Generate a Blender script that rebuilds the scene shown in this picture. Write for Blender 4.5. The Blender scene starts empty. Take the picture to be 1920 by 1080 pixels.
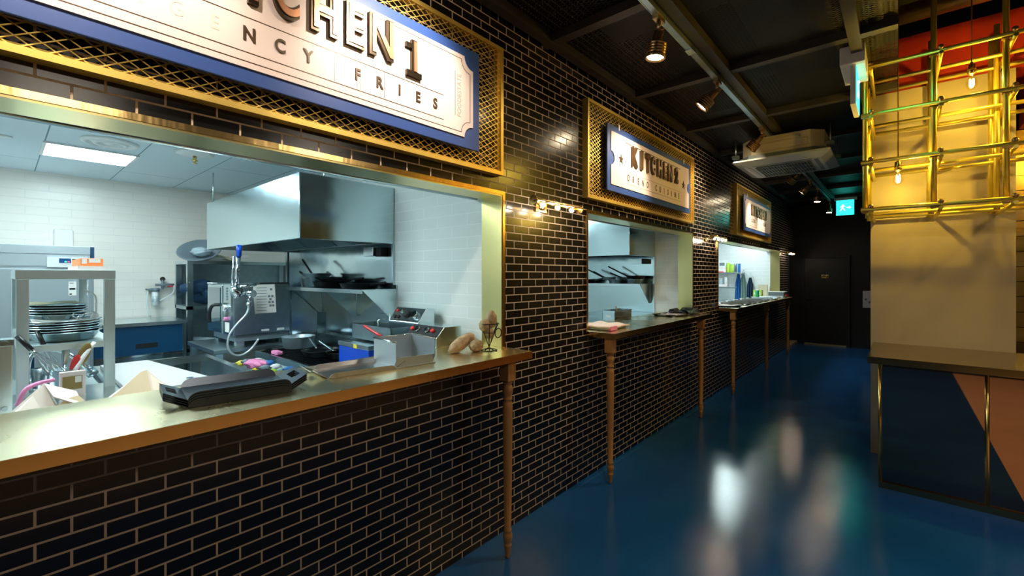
import bpy, bmesh, math, random
from mathutils import Vector, Matrix
random.seed(7)
PI = math.pi
S = bpy.context.scene
COL = S.collection

# ------------------------------------------------------------------ camera, world, exposure
TH = math.atan(724/834.0)
cam_d = bpy.data.cameras.new('camera'); cam = bpy.data.objects.new('camera', cam_d); COL.objects.link(cam)
cam.location = (0, 0, 1.55); cam.rotation_euler = (PI/2, 0, TH)
cam_d.sensor_width = 36; cam_d.lens = 834/1920*36; cam_d.shift_y = -24/1920; cam_d.clip_start = 0.05
S.camera = cam
W = bpy.data.worlds.new('world'); S.world = W; W.use_nodes = True
W.node_tree.nodes['Background'].inputs[0].default_value = (0.25, 0.4, 0.7, 1)
W.node_tree.nodes['Background'].inputs[1].default_value = 0.02
S.view_settings.view_transform = 'Standard'; S.view_settings.look = 'None'
S.view_settings.exposure = 0.0; S.view_settings.gamma = 1; S.view_settings.use_curve_mapping = False

# ------------------------------------------------------------------ materials
def nt(name):
    m = bpy.data.materials.new(name); m.use_nodes = True
    return m, m.node_tree, m.node_tree.nodes['Principled BSDF']
def mat(name, col, rough=0.5, metal=0.0, noise=0, nscale=8, bump=0, bscale=60, stretch=(1,1,1), emit=None, es=0, trans=0, alpha=1, coat=0, rvar=0, spec=None):
    m, t, b = nt(name); N, L = t.nodes, t.links
    b.inputs['Base Color'].default_value = (*col, 1); b.inputs['Roughness'].default_value = rough
    b.inputs['Metallic'].default_value = metal
    if spec is not None: b.inputs['Specular IOR Level'].default_value = spec
    if trans: b.inputs['Transmission Weight'].default_value = trans
    if coat: b.inputs['Coat Weight'].default_value = coat; b.inputs['Coat Roughness'].default_value = 0.08
    if alpha < 1: b.inputs['Alpha'].default_value = alpha
    if emit: b.inputs['Emission Color'].default_value = (*emit, 1); b.inputs['Emission Strength'].default_value = es
    tc = N.new('ShaderNodeTexCoord'); mp = N.new('ShaderNodeMapping'); mp.inputs['Scale'].default_value = stretch
    L.new(tc.outputs['Object'], mp.inputs['Vector'])
    if noise or rvar:
        n = N.new('ShaderNodeTexNoise'); n.inputs['Scale'].default_value = nscale; n.inputs['Detail'].default_value = 5
        L.new(mp.outputs[0], n.inputs['Vector'])
        if noise:
            mx = N.new('ShaderNodeMix'); mx.data_type = 'RGBA'
            mx.inputs['A'].default_value = (*[c*(1-noise) for c in col], 1); mx.inputs['B'].default_value = (*[min(1, c*(1+noise)) for c in col], 1)
            L.new(n.outputs['Fac'], mx.inputs['Factor']); L.new(mx.outputs['Result'], b.inputs['Base Color'])
        if rvar:
            mr = N.new('ShaderNodeMapRange'); mr.inputs['From Min'].default_value = .3; mr.inputs['From Max'].default_value = .7
            mr.inputs['To Min'].default_value = max(0, rough-rvar); mr.inputs['To Max'].default_value = rough+rvar
            L.new(n.outputs['Fac'], mr.inputs['Value']); L.new(mr.outputs[0], b.inputs['Roughness'])
    if bump:
        n2 = N.new('ShaderNodeTexNoise'); n2.inputs['Scale'].default_value = bscale; n2.inputs['Detail'].default_value = 3
        L.new(mp.outputs[0], n2.inputs['Vector'])
        bp = N.new('ShaderNodeBump'); bp.inputs['Strength'].default_value = bump; bp.inputs['Distance'].default_value = 0.01
        L.new(n2.outputs['Fac'], bp.inputs['Height']); L.new(bp.outputs[0], b.inputs['Normal'])
    return m
def tile_mat(name, c1, c2, grout, bw, rh, mortar, axes, off=(0, 0), rough=0.2, bump=0.4, rvar=0.06, wav=0.03):
    m, t, b = nt(name); N, L = t.nodes, t.links
    tc = N.new('ShaderNodeTexCoord'); sp = N.new('ShaderNodeSeparateXYZ'); L.new(tc.outputs['Object'], sp.inputs[0])
    cb = N.new('ShaderNodeCombineXYZ')
    for k in (0, 1):
        a = N.new('ShaderNodeMath'); a.operation = 'ADD'; a.inputs[1].default_value = off[k]
        L.new(sp.outputs[axes[k]], a.inputs[0]); L.new(a.outputs[0], cb.inputs[k])
    br = N.new('ShaderNodeTexBrick'); br.offset = 0.5; br.inputs['Scale'].default_value = 1
    br.inputs['Color1'].default_value = (*c1, 1); br.inputs['Color2'].default_value = (*c2, 1); br.inputs['Mortar'].default_value = (*grout, 1)
    br.inputs['Mortar Size'].default_value = mortar; br.inputs['Mortar Smooth'].default_value = 0.15; br.inputs['Bias'].default_value = 0
    br.inputs['Brick Width'].default_value = bw; br.inputs['Row Height'].default_value = rh
    L.new(cb.outputs[0], br.inputs['Vector']); L.new(br.outputs['Color'], b.inputs['Base Color'])
    rr = N.new('ShaderNodeMapRange'); rr.inputs['To Min'].default_value = rough; rr.inputs['To Max'].default_value = 0.85
    L.new(br.outputs['Fac'], rr.inputs['Value']); L.new(rr.outputs[0], b.inputs['Roughness'])
    nz = N.new('ShaderNodeTexNoise'); nz.inputs['Scale'].default_value = 9; nz.inputs['Detail'].default_value = 2
    L.new(cb.outputs[0], nz.inputs['Vector'])
    mm = N.new('ShaderNodeMath'); mm.operation = 'MULTIPLY_ADD'; mm.inputs[1].default_value = -1; L.new(br.outputs['Fac'], mm.inputs[0])
    m2 = N.new('ShaderNodeMath'); m2.operation = 'MULTIPLY'; m2.inputs[1].default_value = wav*10; L.new(nz.outputs['Fac'], m2.inputs[0]); L.new(m2.outputs[0], mm.inputs[2])
    bp = N.new('ShaderNodeBump'); bp.inputs['Strength'].default_value = bump; bp.inputs['Distance'].default_value = 0.003
    L.new(mm.outputs[0], bp.inputs['Height']); L.new(bp.outputs[0], b.inputs['Normal'])
    return m
BW, RH = 0.1453, 0.048
M = {}
M['tile'] = tile_mat('dark_tile', (0.004, 0.0045, 0.005), (0.009, 0.008, 0.0075), (0.50, 0.39, 0.29), BW, RH, 0.0034, (1, 2), (-0.064+BW/2, -0.948), rough=0.2)
M['wtile_y'] = tile_mat('pale_tile_side', (0.74, 0.78, 0.76), (0.76, 0.80, 0.78), (0.80, 0.84, 0.82), 0.30, 0.075, 0.003, (0, 2), rough=0.25, bump=0.3)
M['wtile_x'] = tile_mat('pale_tile_back', (0.84, 0.76, 0.68), (0.86, 0.78, 0.70), (0.74, 0.68, 0.62), 0.30, 0.075, 0.003, (1, 2), rough=0.25, bump=0.3)
M['kceil'] = tile_mat('ceiling_panel', (0.62, 0.72, 0.76), (0.62, 0.72, 0.76), (0.15, 0.25, 0.3), 1.6, 0.51, 0.004, (0, 1), (0.55, -0.21), rough=0.5, bump=0.2, wav=0)
M['steel'] = mat('stainless_steel', (0.62, 0.74, 0.77), 0.22, 1, rvar=0.06, nscale=5, bump=0.08, bscale=3)
M['steel_wavy'] = mat('thin_stainless_sheet', (0.56, 0.70, 0.74), 0.16, 1, rvar=0.05, nscale=2, bump=0.9, bscale=1.6)
M['steel_dark'] = mat('worn_steel', (0.42, 0.52, 0.55), 0.32, 1, noise=0.2, nscale=20)
M['chrome'] = mat('chrome', (0.85, 0.88, 0.9), 0.08, 1)
M['brass'] = mat('brushed_brass', (0.72, 0.50, 0.14), 0.24, 1)
M['brass_polished'] = mat('polished_brass', (0.82, 0.57, 0.24), 0.2, 1, bump=0.16, bscale=7, stretch=(1, 2, 0.3))
M['counter'] = mat('brass_counter', (0.82, 0.72, 0.46), 0.27, 1, rvar=0.05, nscale=3, bump=0.05, bscale=5)
M['jamb'] = mat('brass_jamb', (0.76, 0.63, 0.27), 0.28, 1)
M['gold'] = mat('gold_paint', (0.90, 0.64, 0.16), 0.38, 0.75, rvar=0.05, nscale=10)
M['wood'] = mat('turned_oak', (0.42, 0.20, 0.06), 0.45, 0, noise=0.35, nscale=14, stretch=(6, 6, 0.6))
M['floor'] = mat('blue_epoxy', (0.008, 0.088, 0.27), 0.13, 0, noise=0.35, nscale=1.6, rvar=0.04, bump=0.06, bscale=130, spec=0.7)
M['tan_floor'] = mat('tan_floor', (0.72, 0.46, 0.26), 0.4, 0, noise=0.15, nscale=3)
M['kfloor'] = mat('kitchen_floor', (0.18, 0.2, 0.22), 0.4, noise=.2)
M['black'] = mat('black_paint', (0.006, 0.006, 0.006), 0.55, noise=0.2)
M['beam'] = mat('dark_steel_beam', (0.040, 0.034, 0.028), 0.5, 0, noise=0.3)
M['slab'] = mat('dark_slab', (0.01, 0.01, 0.009), 0.7, noise=0.4, nscale=2)
M['duct'] = mat('dark_duct', (0.035, 0.035, 0.032), 0.45, 0.3)
M['backwall'] = mat('charcoal_wall', (0.012, 0.011, 0.010), 0.5, noise=0.1, nscale=3)
M['bluewall'] = mat('navy_wall', (0.008, 0.016, 0.035), 0.5)
M['door'] = mat('black_door', (0.010, 0.009, 0.008), 0.42)
M['sill'] = mat('threshold_stone', (0.34, 0.27, 0.17), 0.5)
M['cream'] = mat('cream_plaster', (0.36, 0.31, 0.23), 0.42, noise=0.06, nscale=2)
M['red'] = mat('red_paint', (0.34, 0.018, 0.012), 0.5, noise=0.1, nscale=2)
M['mirror'] = mat('mirror_glass', (0.42, 0.26, 0.19), 0.02, 1)
M['blue'] = mat('sign_blue', (0.035, 0.085, 0.30), 0.4, noise=0.08, nscale=3)
M['ticket'] = mat('sign_cream', (0.80, 0.67, 0.64), 0.5)
M['ink'] = mat('sign_ink', (0.09, 0.055, 0.03), 0.4, 0.3)
M['faint'] = mat('sign_faint_ink', (0.42, 0.36, 0.31), 0.5)
M['glare_ink'] = mat('sign_glare_ink', (0.74, 0.63, 0.56), 0.5)  # ink washed out by glare, with the glare put into its colour
M['bronze'] = mat('sign_bronze', (0.10, 0.075, 0.05), 0.28, 0.9)
M['copper'] = mat('sign_copper', (0.75, 0.36, 0.20), 0.3, 0.6)
M['white'] = mat('white_plastic', (0.78, 0.78, 0.76), 0.4)
M['offwhite'] = mat('beige_plastic', (0.55, 0.50, 0.36), 0.5, noise=.1)
M['grey_plastic'] = mat('grey_plastic', (0.16, 0.20, 0.23), 0.35)
M['paper'] = mat('paper', (0.82, 0.78, 0.72), 0.6, noise=0.06, nscale=8)
M['kraft'] = mat('parchment', (0.62, 0.57, 0.40), 0.6, noise=0.15, nscale=8)
M['lampbrass'] = mat('aged_brass', (0.42, 0.27, 0.12), 0.3, 0.9)
M['rubber'] = mat('black_rubber', (0.012, 0.012, 0.014), 0.4)
M['traymat'] = mat('black_tray', (0.07, 0.09, 0.12), 0.24, 0.75, noise=.2, nscale=12)
M['tray_steel'] = mat('steel_tray', (0.55, 0.55, 0.54), 0.24, 1)
M['bin_steel'] = mat('satin_steel', (0.46, 0.52, 0.56), 0.42, 0.7)
M['bluepanel'] = mat('blue_panel', (0.003, 0.05, 0.12), 0.35)
M['cobalt'] = mat('cobalt_enamel', (0.004, 0.06, 0.48), 0.3)
M['navy_cloth'] = mat('navy_cloth', (0.010, 0.045, 0.10), 0.8, bump=.5, bscale=25)
M['plasticbag'] = mat('clear_bag', (0.55, 0.66, 0.72), 0.15, 0, bump=1.0, bscale=30, alpha=0.75)
M['glass'] = mat('oven_glass', (0.03, 0.07, 0.09), 0.06, 0, coat=1)
M['pink'] = mat('pink_rubber', (0.75, 0.22, 0.42), 0.5)
M['redp'] = mat('red_plastic', (0.62, 0.03, 0.03), 0.35)
M['orange'] = mat('orange_print', (0.85, 0.24, 0.06), 0.5)
M['yellow'] = mat('yellow_label', (0.75, 0.62, 0.05), 0.5)
M['lime'] = mat('lime_print', (0.42, 0.62, 0.05), 0.5)
M['green'] = mat('green_print', (0.02, 0.42, 0.16), 0.5)
M['sageapron'] = mat('grey_green_cloth', (0.20, 0.30, 0.27), 0.85)
M['blueprint'] = mat('blue_print', (0.02, 0.14, 0.42), 0.5)
M['potato'] = mat('potato_skin', (0.48, 0.33, 0.18), 0.7, noise=0.6, nscale=45, bump=0.6, bscale=70)
M['iron'] = mat('cast_iron', (0.012, 0.013, 0.015), 0.35, 0.6)
M['hose'] = mat('grey_hose', (0.55, 0.60, 0.60), 0.3, 0.3)
M['bamboo'] = mat('brown_utensil', (0.28, 0.18, 0.05), 0.5)
M['lamp_white'] = mat('ceiling_diffuser', (0.9, 0.9, 0.9), 0.5, emit=(0.74, 0.96, 1.0), es=36)
M['lamp_soft'] = mat('soft_ceiling_diffuser', (0.9, 0.9, 0.9), 0.5, emit=(0.86, 0.95, 1.0), es=13)
M['spotface'] = mat('spot_lens', (1, 1, 1), 0.4, emit=(1.0, 0.80, 0.52), es=110)
M['picbulb'] = mat('white_bulb', (1, 1, 1), 0.4, emit=(1.0, 0.88, 0.74), es=110)
M['filament'] = mat('glowing_filament', (1, 1, 1), 0.4, emit=(1.0, 0.66, 0.16), es=520)
M['pipe'] = mat('satin_brass_pipe', (0.88, 0.70, 0.12), 0.34, 0.85)
M['bronze_top'] = mat('bronze_table_top', (0.44, 0.34, 0.15), 0.2, 1)
M['acpanel'] = mat('grey_white_plastic', (0.42, 0.47, 0.50), 0.4)
M['rack'] = mat('satin_rack_steel', (0.62, 0.70, 0.70), 0.36, 0.75)
M['exitgreen'] = mat('exit_green', (0.0, 0.4, 0.3), 0.4, emit=(0.02, 0.75, 0.66), es=2.6)
M['exitwhite'] = mat('exit_white', (0.9, 1, 1), 0.4, emit=(0.75, 1.0, 0.98), es=2.2)
M['display'] = mat('display_window', (0.01, 0.05, 0.15), 0.2, emit=(0.02, 0.12, 0.3), es=0.3)
M['led'] = mat('green_led', (0, 1, .5), 0.2, emit=(0.1, 1, 0.6), es=2)
M['reddot'] = mat('red_led', (1, 0.1, .2), 0.2, emit=(1, 0.1, 0.2), es=1)
M['cord'] = mat('red_cord', (0.05, 0.008, 0.008), 0.6)
def bulbglass():
    m, t, b = nt('bulb_glass'); N, L = t.nodes, t.links
    tr = N.new('ShaderNodeBsdfTransparent'); tr.inputs[0].default_value = (1, 0.93, 0.75, 1)
    gl = N.new('ShaderNodeBsdfGlossy'); gl.inputs['Roughness'].default_value = 0.05
    mx = N.new('ShaderNodeMixShader'); mx.inputs[0].default_value = 0.1
    L.new(tr.outputs[0], mx.inputs[1]); L.new(gl.outputs[0], mx.inputs[2]); L.new(mx.outputs[0], N['Material Output'].inputs[0])
    return m
M['bulbglass'] = bulbglass()

# ------------------------------------------------------------------ builders
class B:
    """collects shapes in one mesh"""
    def __init__(s): s.v = []; s.f = []; s.sm = []
    def add(s, vs, fs, smooth=False):
        o = len(s.v); s.v += [tuple(v) for v in vs]; s.f += [tuple(i+o for i in f) for f in fs]; s.sm += [smooth]*len(fs); return s
    def box(s, x0, x1, y0, y1, z0, z1):
        vs = [(x, y, z) for z in (z0, z1) for y in (y0, y1) for x in (x0, x1)]
        return s.add(vs, [(0, 2, 3, 1), (4, 5, 7, 6), (0, 1, 5, 4), (2, 6, 7, 3), (0, 4, 6, 2), (1, 3, 7, 5)])
    def obox(s, c, size, mtx):
        a, b, d = [q/2 for q in size]; c = Vector(c)
        vs = [c + mtx @ Vector((x, y, z)) for z in (-d, d) for y in (-b, b) for x in (-a, a)]
        return s.add(vs, [(0, 2, 3, 1), (4, 5, 7, 6), (0, 1, 5, 4), (2, 6, 7, 3), (0, 4, 6, 2), (1, 3, 7, 5)])
    def cyl(s, p, q, r0, r1=None, n=12, smooth=True):
        p, q = Vector(p), Vector(q); r1 = r0 if r1 is None else r1
        d = (q-p).normalized(); a = d.orthogonal().normalized(); b = d.cross(a)
        vs = []
        for c, r in ((p, r0), (q, r1)):
            for k in range(n): t = 2*PI*k/n; vs.append(c + a*(r*math.cos(t)) + b*(r*math.sin(t)))
        s.add(vs, [(k, (k+1) % n, n+(k+1) % n, n+k) for k in range(n)], smooth)
        o = len(s.v)-2*n
        s.f.append(tuple(o+k for k in reversed(range(n)))); s.f.append(tuple(o+n+k for k in range(n))); s.sm += [False, False]
        return s
    def lathe(s, prof, o=(0, 0, 0), n=20, smooth=True, mtx=None):
        vs = []; o = Vector(o)
        for r, z in prof:
            for k in range(n):
                t = 2*PI*k/n; p = Vector((r*math.cos(t), r*math.sin(t), z)); p = (mtx @ p) if mtx else p; vs.append(o+p)
        m = len(prof); fs = []
        for i in range(m-1):
            for k in range(n): fs.append((i*n+k, i*n+(k+1) % n, (i+1)*n+(k+1) % n, (i+1)*n+k))
        s.add(vs, fs, smooth); b = len(s.v)-m*n
        if prof[0][0] > 1e-5: s.f.append(tuple(b+k for k in reversed(range(n)))); s.sm.append(False)
        if prof[-1][0] > 1e-5: s.f.append(tuple(b+(m-1)*n+k for k in range(n))); s.sm.append(False)
        return s
    def tube(s, pts, r, n=8, sub=0):
        P = [Vector(p) for p in pts]
        if sub:
            Q = []
            for i in range(len(P)-1):
                p0 = P[max(0, i-1)]; p1 = P[i]; p2 = P[i+1]; p3 = P[min(len(P)-1, i+2)]
                for k in range(sub):
                    t = k/sub
                    Q.append(0.5*((2*p1)+(-p0+p2)*t+(2*p0-5*p1+4*p2-p3)*t*t+(-p0+3*p1-3*p2+p3)*t**3))
            Q.append(P[-1]); P = Q
        vs = []; a = None
        for i, p in enumerate(P):
            d = (P[min(i+1, len(P)-1)]-P[max(i-1, 0)]).normalized()
            a = d.orthogonal().normalized() if a is None else (a-d*a.dot(d)).normalized()
            b = d.cross(a)
            for k in range(n): t = 2*PI*k/n; vs.append(p+a*(r*math.cos(t))+b*(r*math.sin(t)))
        m = len(P)
        fs = [(i*n+k, i*n+(k+1) % n, (i+1)*n+(k+1) % n, (i+1)*n+k) for i in range(m-1) for k in range(n)]
        fs += [tuple(reversed(range(n))), tuple((m-1)*n+k for k in range(n))]
        return s.add(vs, fs, True)
    def ball(s, c, r, n=14, m=8, mtx=None, wob=0):
        rx, ry, rz = (r, r, r) if not hasattr(r, '__len__') else r
        vs = []; c = Vector(c)
        for i in range(m+1):
            ph = PI*i/m
            for k in range(n):
                t = 2*PI*k/n; w = 1+wob*math.sin(3*t+2.1*i)*math.sin(ph)
                p = Vector((rx*math.sin(ph)*math.cos(t)*w, ry*math.sin(ph)*math.sin(t)*w, rz*math.cos(ph)))
                vs.append(c+((mtx @ p) if mtx else p))
        return s.add(vs, [(i*n+k, (i+1)*n+k, (i+1)*n+(k+1) % n, i*n+(k+1) % n) for i in range(m) for k in range(n)], True)
    def prism(s, poly, fn, h0, h1):
        """poly = 2D points, fn(a,b,h)->3D"""
        n = len(poly); vs = [fn(a, b, h0) for a, b in poly]+[fn(a, b, h1) for a, b in poly]
        fs = [tuple(range(n)), tuple(reversed(range(n, 2*n)))]+[(k, n+k, n+(k+1) % n, (k+1) % n) for k in range(n)]
        return s.add(vs, fs)
    def sheet(s, x0, x1, y0, y1, fn, nx=14, ny=14, thick=0.002):
        """a crumpled sheet with thickness: fn(x,y)->z"""
        top = [(x0+(x1-x0)*i/nx, y0+(y1-y0)*j/ny) for j in range(ny+1) for i in range(nx+1)]
        vs = [(x, y, fn(x, y)) for x, y in top]+[(x, y, fn(x, y)-thick) for x, y in top]
        k = (nx+1)*(ny+1); fs = []
        for j in range(ny):
            for i in range(nx):
                a = j*(nx+1)+i; fs.append((a, a+1, a+nx+2, a+nx+1)); fs.append((k+a, k+a+nx+1, k+a+nx+2, k+a+1))
        ring = [i for i in range(nx+1)]+[j*(nx+1)+nx for j in range(1, ny+1)]+[ny*(nx+1)+i for i in range(nx-1, -1, -1)]+[j*(nx+1) for j in range(ny-1, 0, -1)]
        for q in range(len(ring)):
            a, b = ring[q], ring[(q+1) % len(ring)]; fs.append((a, k+a, k+b, b))
        return s.add(vs, fs, True)
ORG = {}
def O(name, b, m, parent=None, local=False, mtx=None, bevel=0, label=None):
    me = bpy.data.meshes.new(name)
    vs = b.v
    if mtx is not None: vs = [tuple(mtx @ Vector(v)) for v in vs]
    org = Vector((0, 0, 0))
    if parent is not None:
        org = ORG.get(parent.name, Vector((0, 0, 0)))
        if not local: vs = [tuple(Vector(v)-org) for v in vs]
    me.from_pydata(vs, [], b.f); me.update()
    bm = bmesh.new(); bm.from_mesh(me); bmesh.ops.recalc_face_normals(bm, faces=bm.faces[:]); bm.to_mesh(me); bm.free()
    for p, sflag in zip(me.polygons, b.sm): p.use_smooth = sflag
    me.materials.append(M[m] if isinstance(m, str) else m)
    o = bpy.data.objects.new(name, me); COL.objects.link(o)
    if parent is not None: o.parent = parent
    ORG[o.name] = org
    if bevel:
        md = o.modifiers.new('bevel', 'BEVEL'); md.width = bevel; md.segments = 2; md.limit_method = 'ANGLE'
    if label: o['label'] = label
    return o
def T(name, label, cat, loc=(0, 0, 0), group=None, rz=0):
    o = bpy.data.objects.new(name, None); COL.objects.link(o); o.location = loc; o.rotation_euler = (0, 0, rz)
    o['label'] = label; o['category'] = cat; o.empty_display_size = 0.05
    if group: o['group'] = group
    ORG[o.name] = Vector(loc)
    return o
def tag(o, label, cat, group=None, kind=None):
    o['label'] = label; o['category'] = cat
    if group: o['group'] = group
    if kind: o['kind'] = kind
    return o
def St(name, b, m, bevel=0):
    o = O(name, b, m, bevel=bevel); o['kind'] = 'structure'; return o
def dup(root, loc, label, rz=None, group=None):
    r = root.copy(); COL.objects.link(r); r.location = loc; r['label'] = label
    if rz is not None: r.rotation_euler = (0, 0, rz)
    if group: r['group'] = group
    for ch in list(root.children):
        c = ch.copy(); COL.objects.link(c); c.parent = r
        for g in list(ch.children):
            d = g.copy(); COL.objects.link(d); d.parent = c
    return r
def text_b(txt, size, mtx, extrude=0.002, offset=0.0, sx=1.0, bevel=0.0, align='CENTER'):
    c = bpy.data.curves.new('lettering', 'FONT'); c.body = txt; c.size = size; c.extrude = extrude; c.offset = offset
    c.align_x = align; c.align_y = 'CENTER'; c.bevel_depth = bevel
    o = bpy.data.objects.new('lettering', c); COL.objects.link(o)
    bpy.context.view_layer.update()
    dg = bpy.context.evaluated_depsgraph_get(); me = bpy.data.meshes.new_from_object(o.evaluated_get(dg))
    b = B(); mt = mtx @ Matrix.Diagonal((sx, 1, 1, 1))
    b.add([mt @ v.co for v in me.vertices], [tuple(p.vertices) for p in me.polygons])
    bpy.data.objects.remove(o); bpy.data.curves.remove(c); bpy.data.meshes.remove(me)
    return b
def wall_m(x, y, z):   # lettering on a surface that faces +X
    return Matrix(((0, 0, 1, x), (1, 0, 0, y), (0, 1, 0, z), (0, 0, 0, 1)))
def front_m(x, y, z):  # lettering on a surface that faces -Y
    return Matrix(((1, 0, 0, x), (0, 0, -1, y), (0, 1, 0, z), (0, 0, 0, 1)))
def merge(*bs):
    r = B()
    for b in bs: r.add(b.v, b.f); r.sm[-len(b.f):] = b.sm
    return r

# ------------------------------------------------------------------ the hall
WX = -1.804; WI = -1.948; CZ = 1.12; OT = 2.035
OPEN = [(-0.40, 1.98), (2.944, 5.25), (6.21, 10.25)]
St('floor', B().box(WX-0.01, 0.65, -1.4, 12.1, -0.1, 0), 'floor')
St('floor_tan', B().box(0.65, 3.2, -1.4, 12.1, -0.1, 0), 'tan_floor')
wb = B(); yend = 11.24
ys = [-1.4]+[q for o in OPEN for q in o]+[yend]
wb.box(WI, WX, -1.4, yend, 0, CZ-0.04); wb.box(WI, WX, -1.4, yend, OT, 3.8)
for i in range(0, len(ys), 2): wb.box(WI, WX, ys[i], ys[i+1], CZ-0.04, OT)
wb.box(WI, WX, yend, 12.0, 2.15, 3.8)
St('wall_left', wb, 'tile')
St('wall_back', B().box(-1.9, 3.2, 12.0, 12.12, 0, 3.8), 'backwall')
St('wall_corridor', B().box(-2.9, -2.8, 11.0, 12.3, 0, 2.4).box(-2.8, WI, 12.0, 12.12, 0, 2.4).box(-2.8, WI, 11.1, 11.24, 0, 2.4).box(-2.8, WI, 11.24, 12.0, 2.15, 2.3), 'bluewall')
St('trim_1', B().box(WX-0.004, WX+0.012, 11.24, 11.30, 0.05, 2.15).box(WX-0.004, WX+0.012, 11.24, 12.0, 2.10, 2.15), 'bluewall')
St('trim_2', B().box(-2.0, WX+0.06, 11.24, 12.0, 0, 0.05), 'sill')
St('wall_right', B().box(3.2, 3.3, -1.4, 12.1, 0, 3.8), 'backwall')
St('wall_rear', B().box(-1.95, 3.3, -1.5, -1.4, 0, 3.8), 'backwall')
St('ceiling', B().box(-1.95, 3.3, -1.5, 12.1, 3.8, 3.9), 'slab')
# door in the back wall
d = O('door_1', B().box(-1.60, -0.84, 11.955, 12.0, 0.03, 1.93), 'door', bevel=0.004); d['kind'] = 'structure'
O('door_frame', B().box(-1.66, -1.60, 11.93, 12.0, 0, 1.99).box(-0.84, -0.78, 11.93, 12.0, 0, 1.99).box(-1.60, -0.84, 11.93, 12.0, 1.93, 1.99), 'backwall', d)
O('door_handle', B().cyl((-1.55, 11.955, 1.0), (-1.55, 11.93, 1.0), 0.022).cyl((-1.55, 11.915, 1.0), (-1.55, 11.935, 1.0), 0.009).cyl((-1.55, 11.915, 1.0), (-1.43, 11.915, 1.0), 0.008), 'iron', d)
O('threshold', B().box(-1.60, -0.84, 11.90, 11.955, 0, 0.03), 'sill', d)
O('lettering', merge(text_b('STAFF', 0.05, front_m(-1.22, 11.952, 1.545), 0.002), text_b('ONLY', 0.05, front_m(-1.22, 11.952, 1.497), 0.002)), 'brass', d)
sw = T('switch_panel', 'white wall switch panel beside the black staff door', 'switch', (-0.50, 11.985, 1.04))
O('plate', B().box(-0.565, -0.40, 11.975, 12.0, 0.86, 1.22), 'white', sw, bevel=0.004)
O('rocker', B().box(-0.53, -0.50, 11.968, 11.976, 1.02, 1.06).box(-0.47, -0.44, 11.968, 11.976, 0.96, 1.0), 'grey_plastic', sw)
# opening linings
for i, (a, b_) in enumerate(OPEN):
    o = B()
    o.box(WI-0.01, WX+0.012, b_-0.012, b_, CZ, OT).box(WI-0.01, WX+0.012, a, a+0.012, CZ, OT).box(WI-0.01, WX+0.012, a+0.012, b_-0.012, OT-0.012, OT)
    tr = St('window_%d' % (i+1), o, 'jamb')
    O('brass_edge', B().box(WX, WX+0.016, b_-0.004, b_+0.018, CZ-0.002, OT+0.018).box(WX, WX+0.016, a-0.018, a+0.004, CZ-0.002, OT+0.018).box(WX, WX+0.016, a+0.004, b_-0.004, OT-0.004, OT+0.018), 'brass_polished', tr)
    O('shutter_slot', B().box(WI-0.045, WI-0.012, a+0.002, b_-0.002, OT-0.004, OT+0.06), 'bluepanel', tr)
    O('shutter_bar', B().cyl((WI-0.07, a+0.002, OT+0.002), (WI-0.07, b_-0.002, OT+0.002), 0.014), 'steel', tr)

# ceiling grid of dark steel bars with expanded metal above
cg = B()
for y in [0.0+1.22*k-0.03 for k in range(0, 10)]: cg.box(WX, 0.0, y-0.035, y+0.035, 3.085, 3.14)
cg.box(WX, 0.0, -1.0, -0.93, 3.085, 3.14)
for x in (-1.745, -0.985, -0.215): cg.box(x-0.032, x+0.032, -1.4, 12.0, 3.08, 3.14)
tag(O('ceiling_grid', cg, 'beam'), 'dark steel grid of square bars hung under the black ceiling', 'ceiling grid')
def mesh_mat():
    m, t, b = nt('expanded_metal'); N, L = t.nodes, t.links
    b.inputs['Base Color'].default_value = (0.03, 0.03, 0.028, 1); b.inputs['Roughness'].default_value = 0.5; b.inputs['Metallic'].default_value = 0.4
    tc = N.new('ShaderNodeTexCoord'); sp = N.new('ShaderNodeSeparateXYZ'); L.new(tc.outputs['Object'], sp.inputs[0])
    outs = []
    for sgn in (1, -1):
        a = N.new('ShaderNodeMath'); a.operation = 'MULTIPLY'; a.inputs[1].default_value = 1/0.05; L.new(sp.outputs[0], a.inputs[0])
        b2 = N.new('ShaderNodeMath'); b2.operation = 'MULTIPLY_ADD'; b2.inputs[1].default_value = sgn/0.026; L.new(sp.outputs[1], b2.inputs[0]); L.new(a.outputs[0], b2.inputs[2])
        fr = N.new('ShaderNodeMath'); fr.operation = 'FRACT'; L.new(b2.outputs[0], fr.inputs[0])
        lt = N.new('ShaderNodeMath'); lt.operation = 'LESS_THAN'; lt.inputs[1].default_value = 0.24; L.new(fr.outputs[0], lt.inputs[0]); outs.append(lt)
    mx = N.new('ShaderNodeMath'); mx.operation = 'MAXIMUM'; L.new(outs[0].outputs[0], mx.inputs[0]); L.new(outs[1].outputs[0], mx.inputs[1])
    L.new(mx.outputs[0], b.inputs['Alpha']); return m
M['mesh'] = mesh_mat()
tag(O('ceiling_mesh', B().box(WX, 0.0, -1.4, 12.0, 3.142, 3.144), 'mesh'), 'black expanded metal sheets lying on the ceiling grid', 'mesh panel')
dk = T('air_duct', 'dark sheet metal duct running above the ceiling mesh', 'duct', (-0.6, 3, 3.5))
O('duct_run', B().box(-0.85, -0.35, -1.0, 8.5, 3.36, 3.7), 'duct', dk, bevel=0.02)
O('branch', B().box(-1.7, -0.85, 2.9, 3.25, 3.4, 3.66).box(-1.7, -0.85, 5.3, 5.6, 3.4, 3.66), 'duct', dk, bevel=0.02)
pp = O('ceiling_pipe', B().tube([(-0.15, 4.6, 3.72), (-0.15, 4.6, 3.40), (-0.10, 3.8, 3.36), (-0.1, -1.0, 3.36)], 0.03, sub=4), 'duct')
tag(pp, 'dark round pipe running beside the duct above the mesh', 'pipe')
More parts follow.
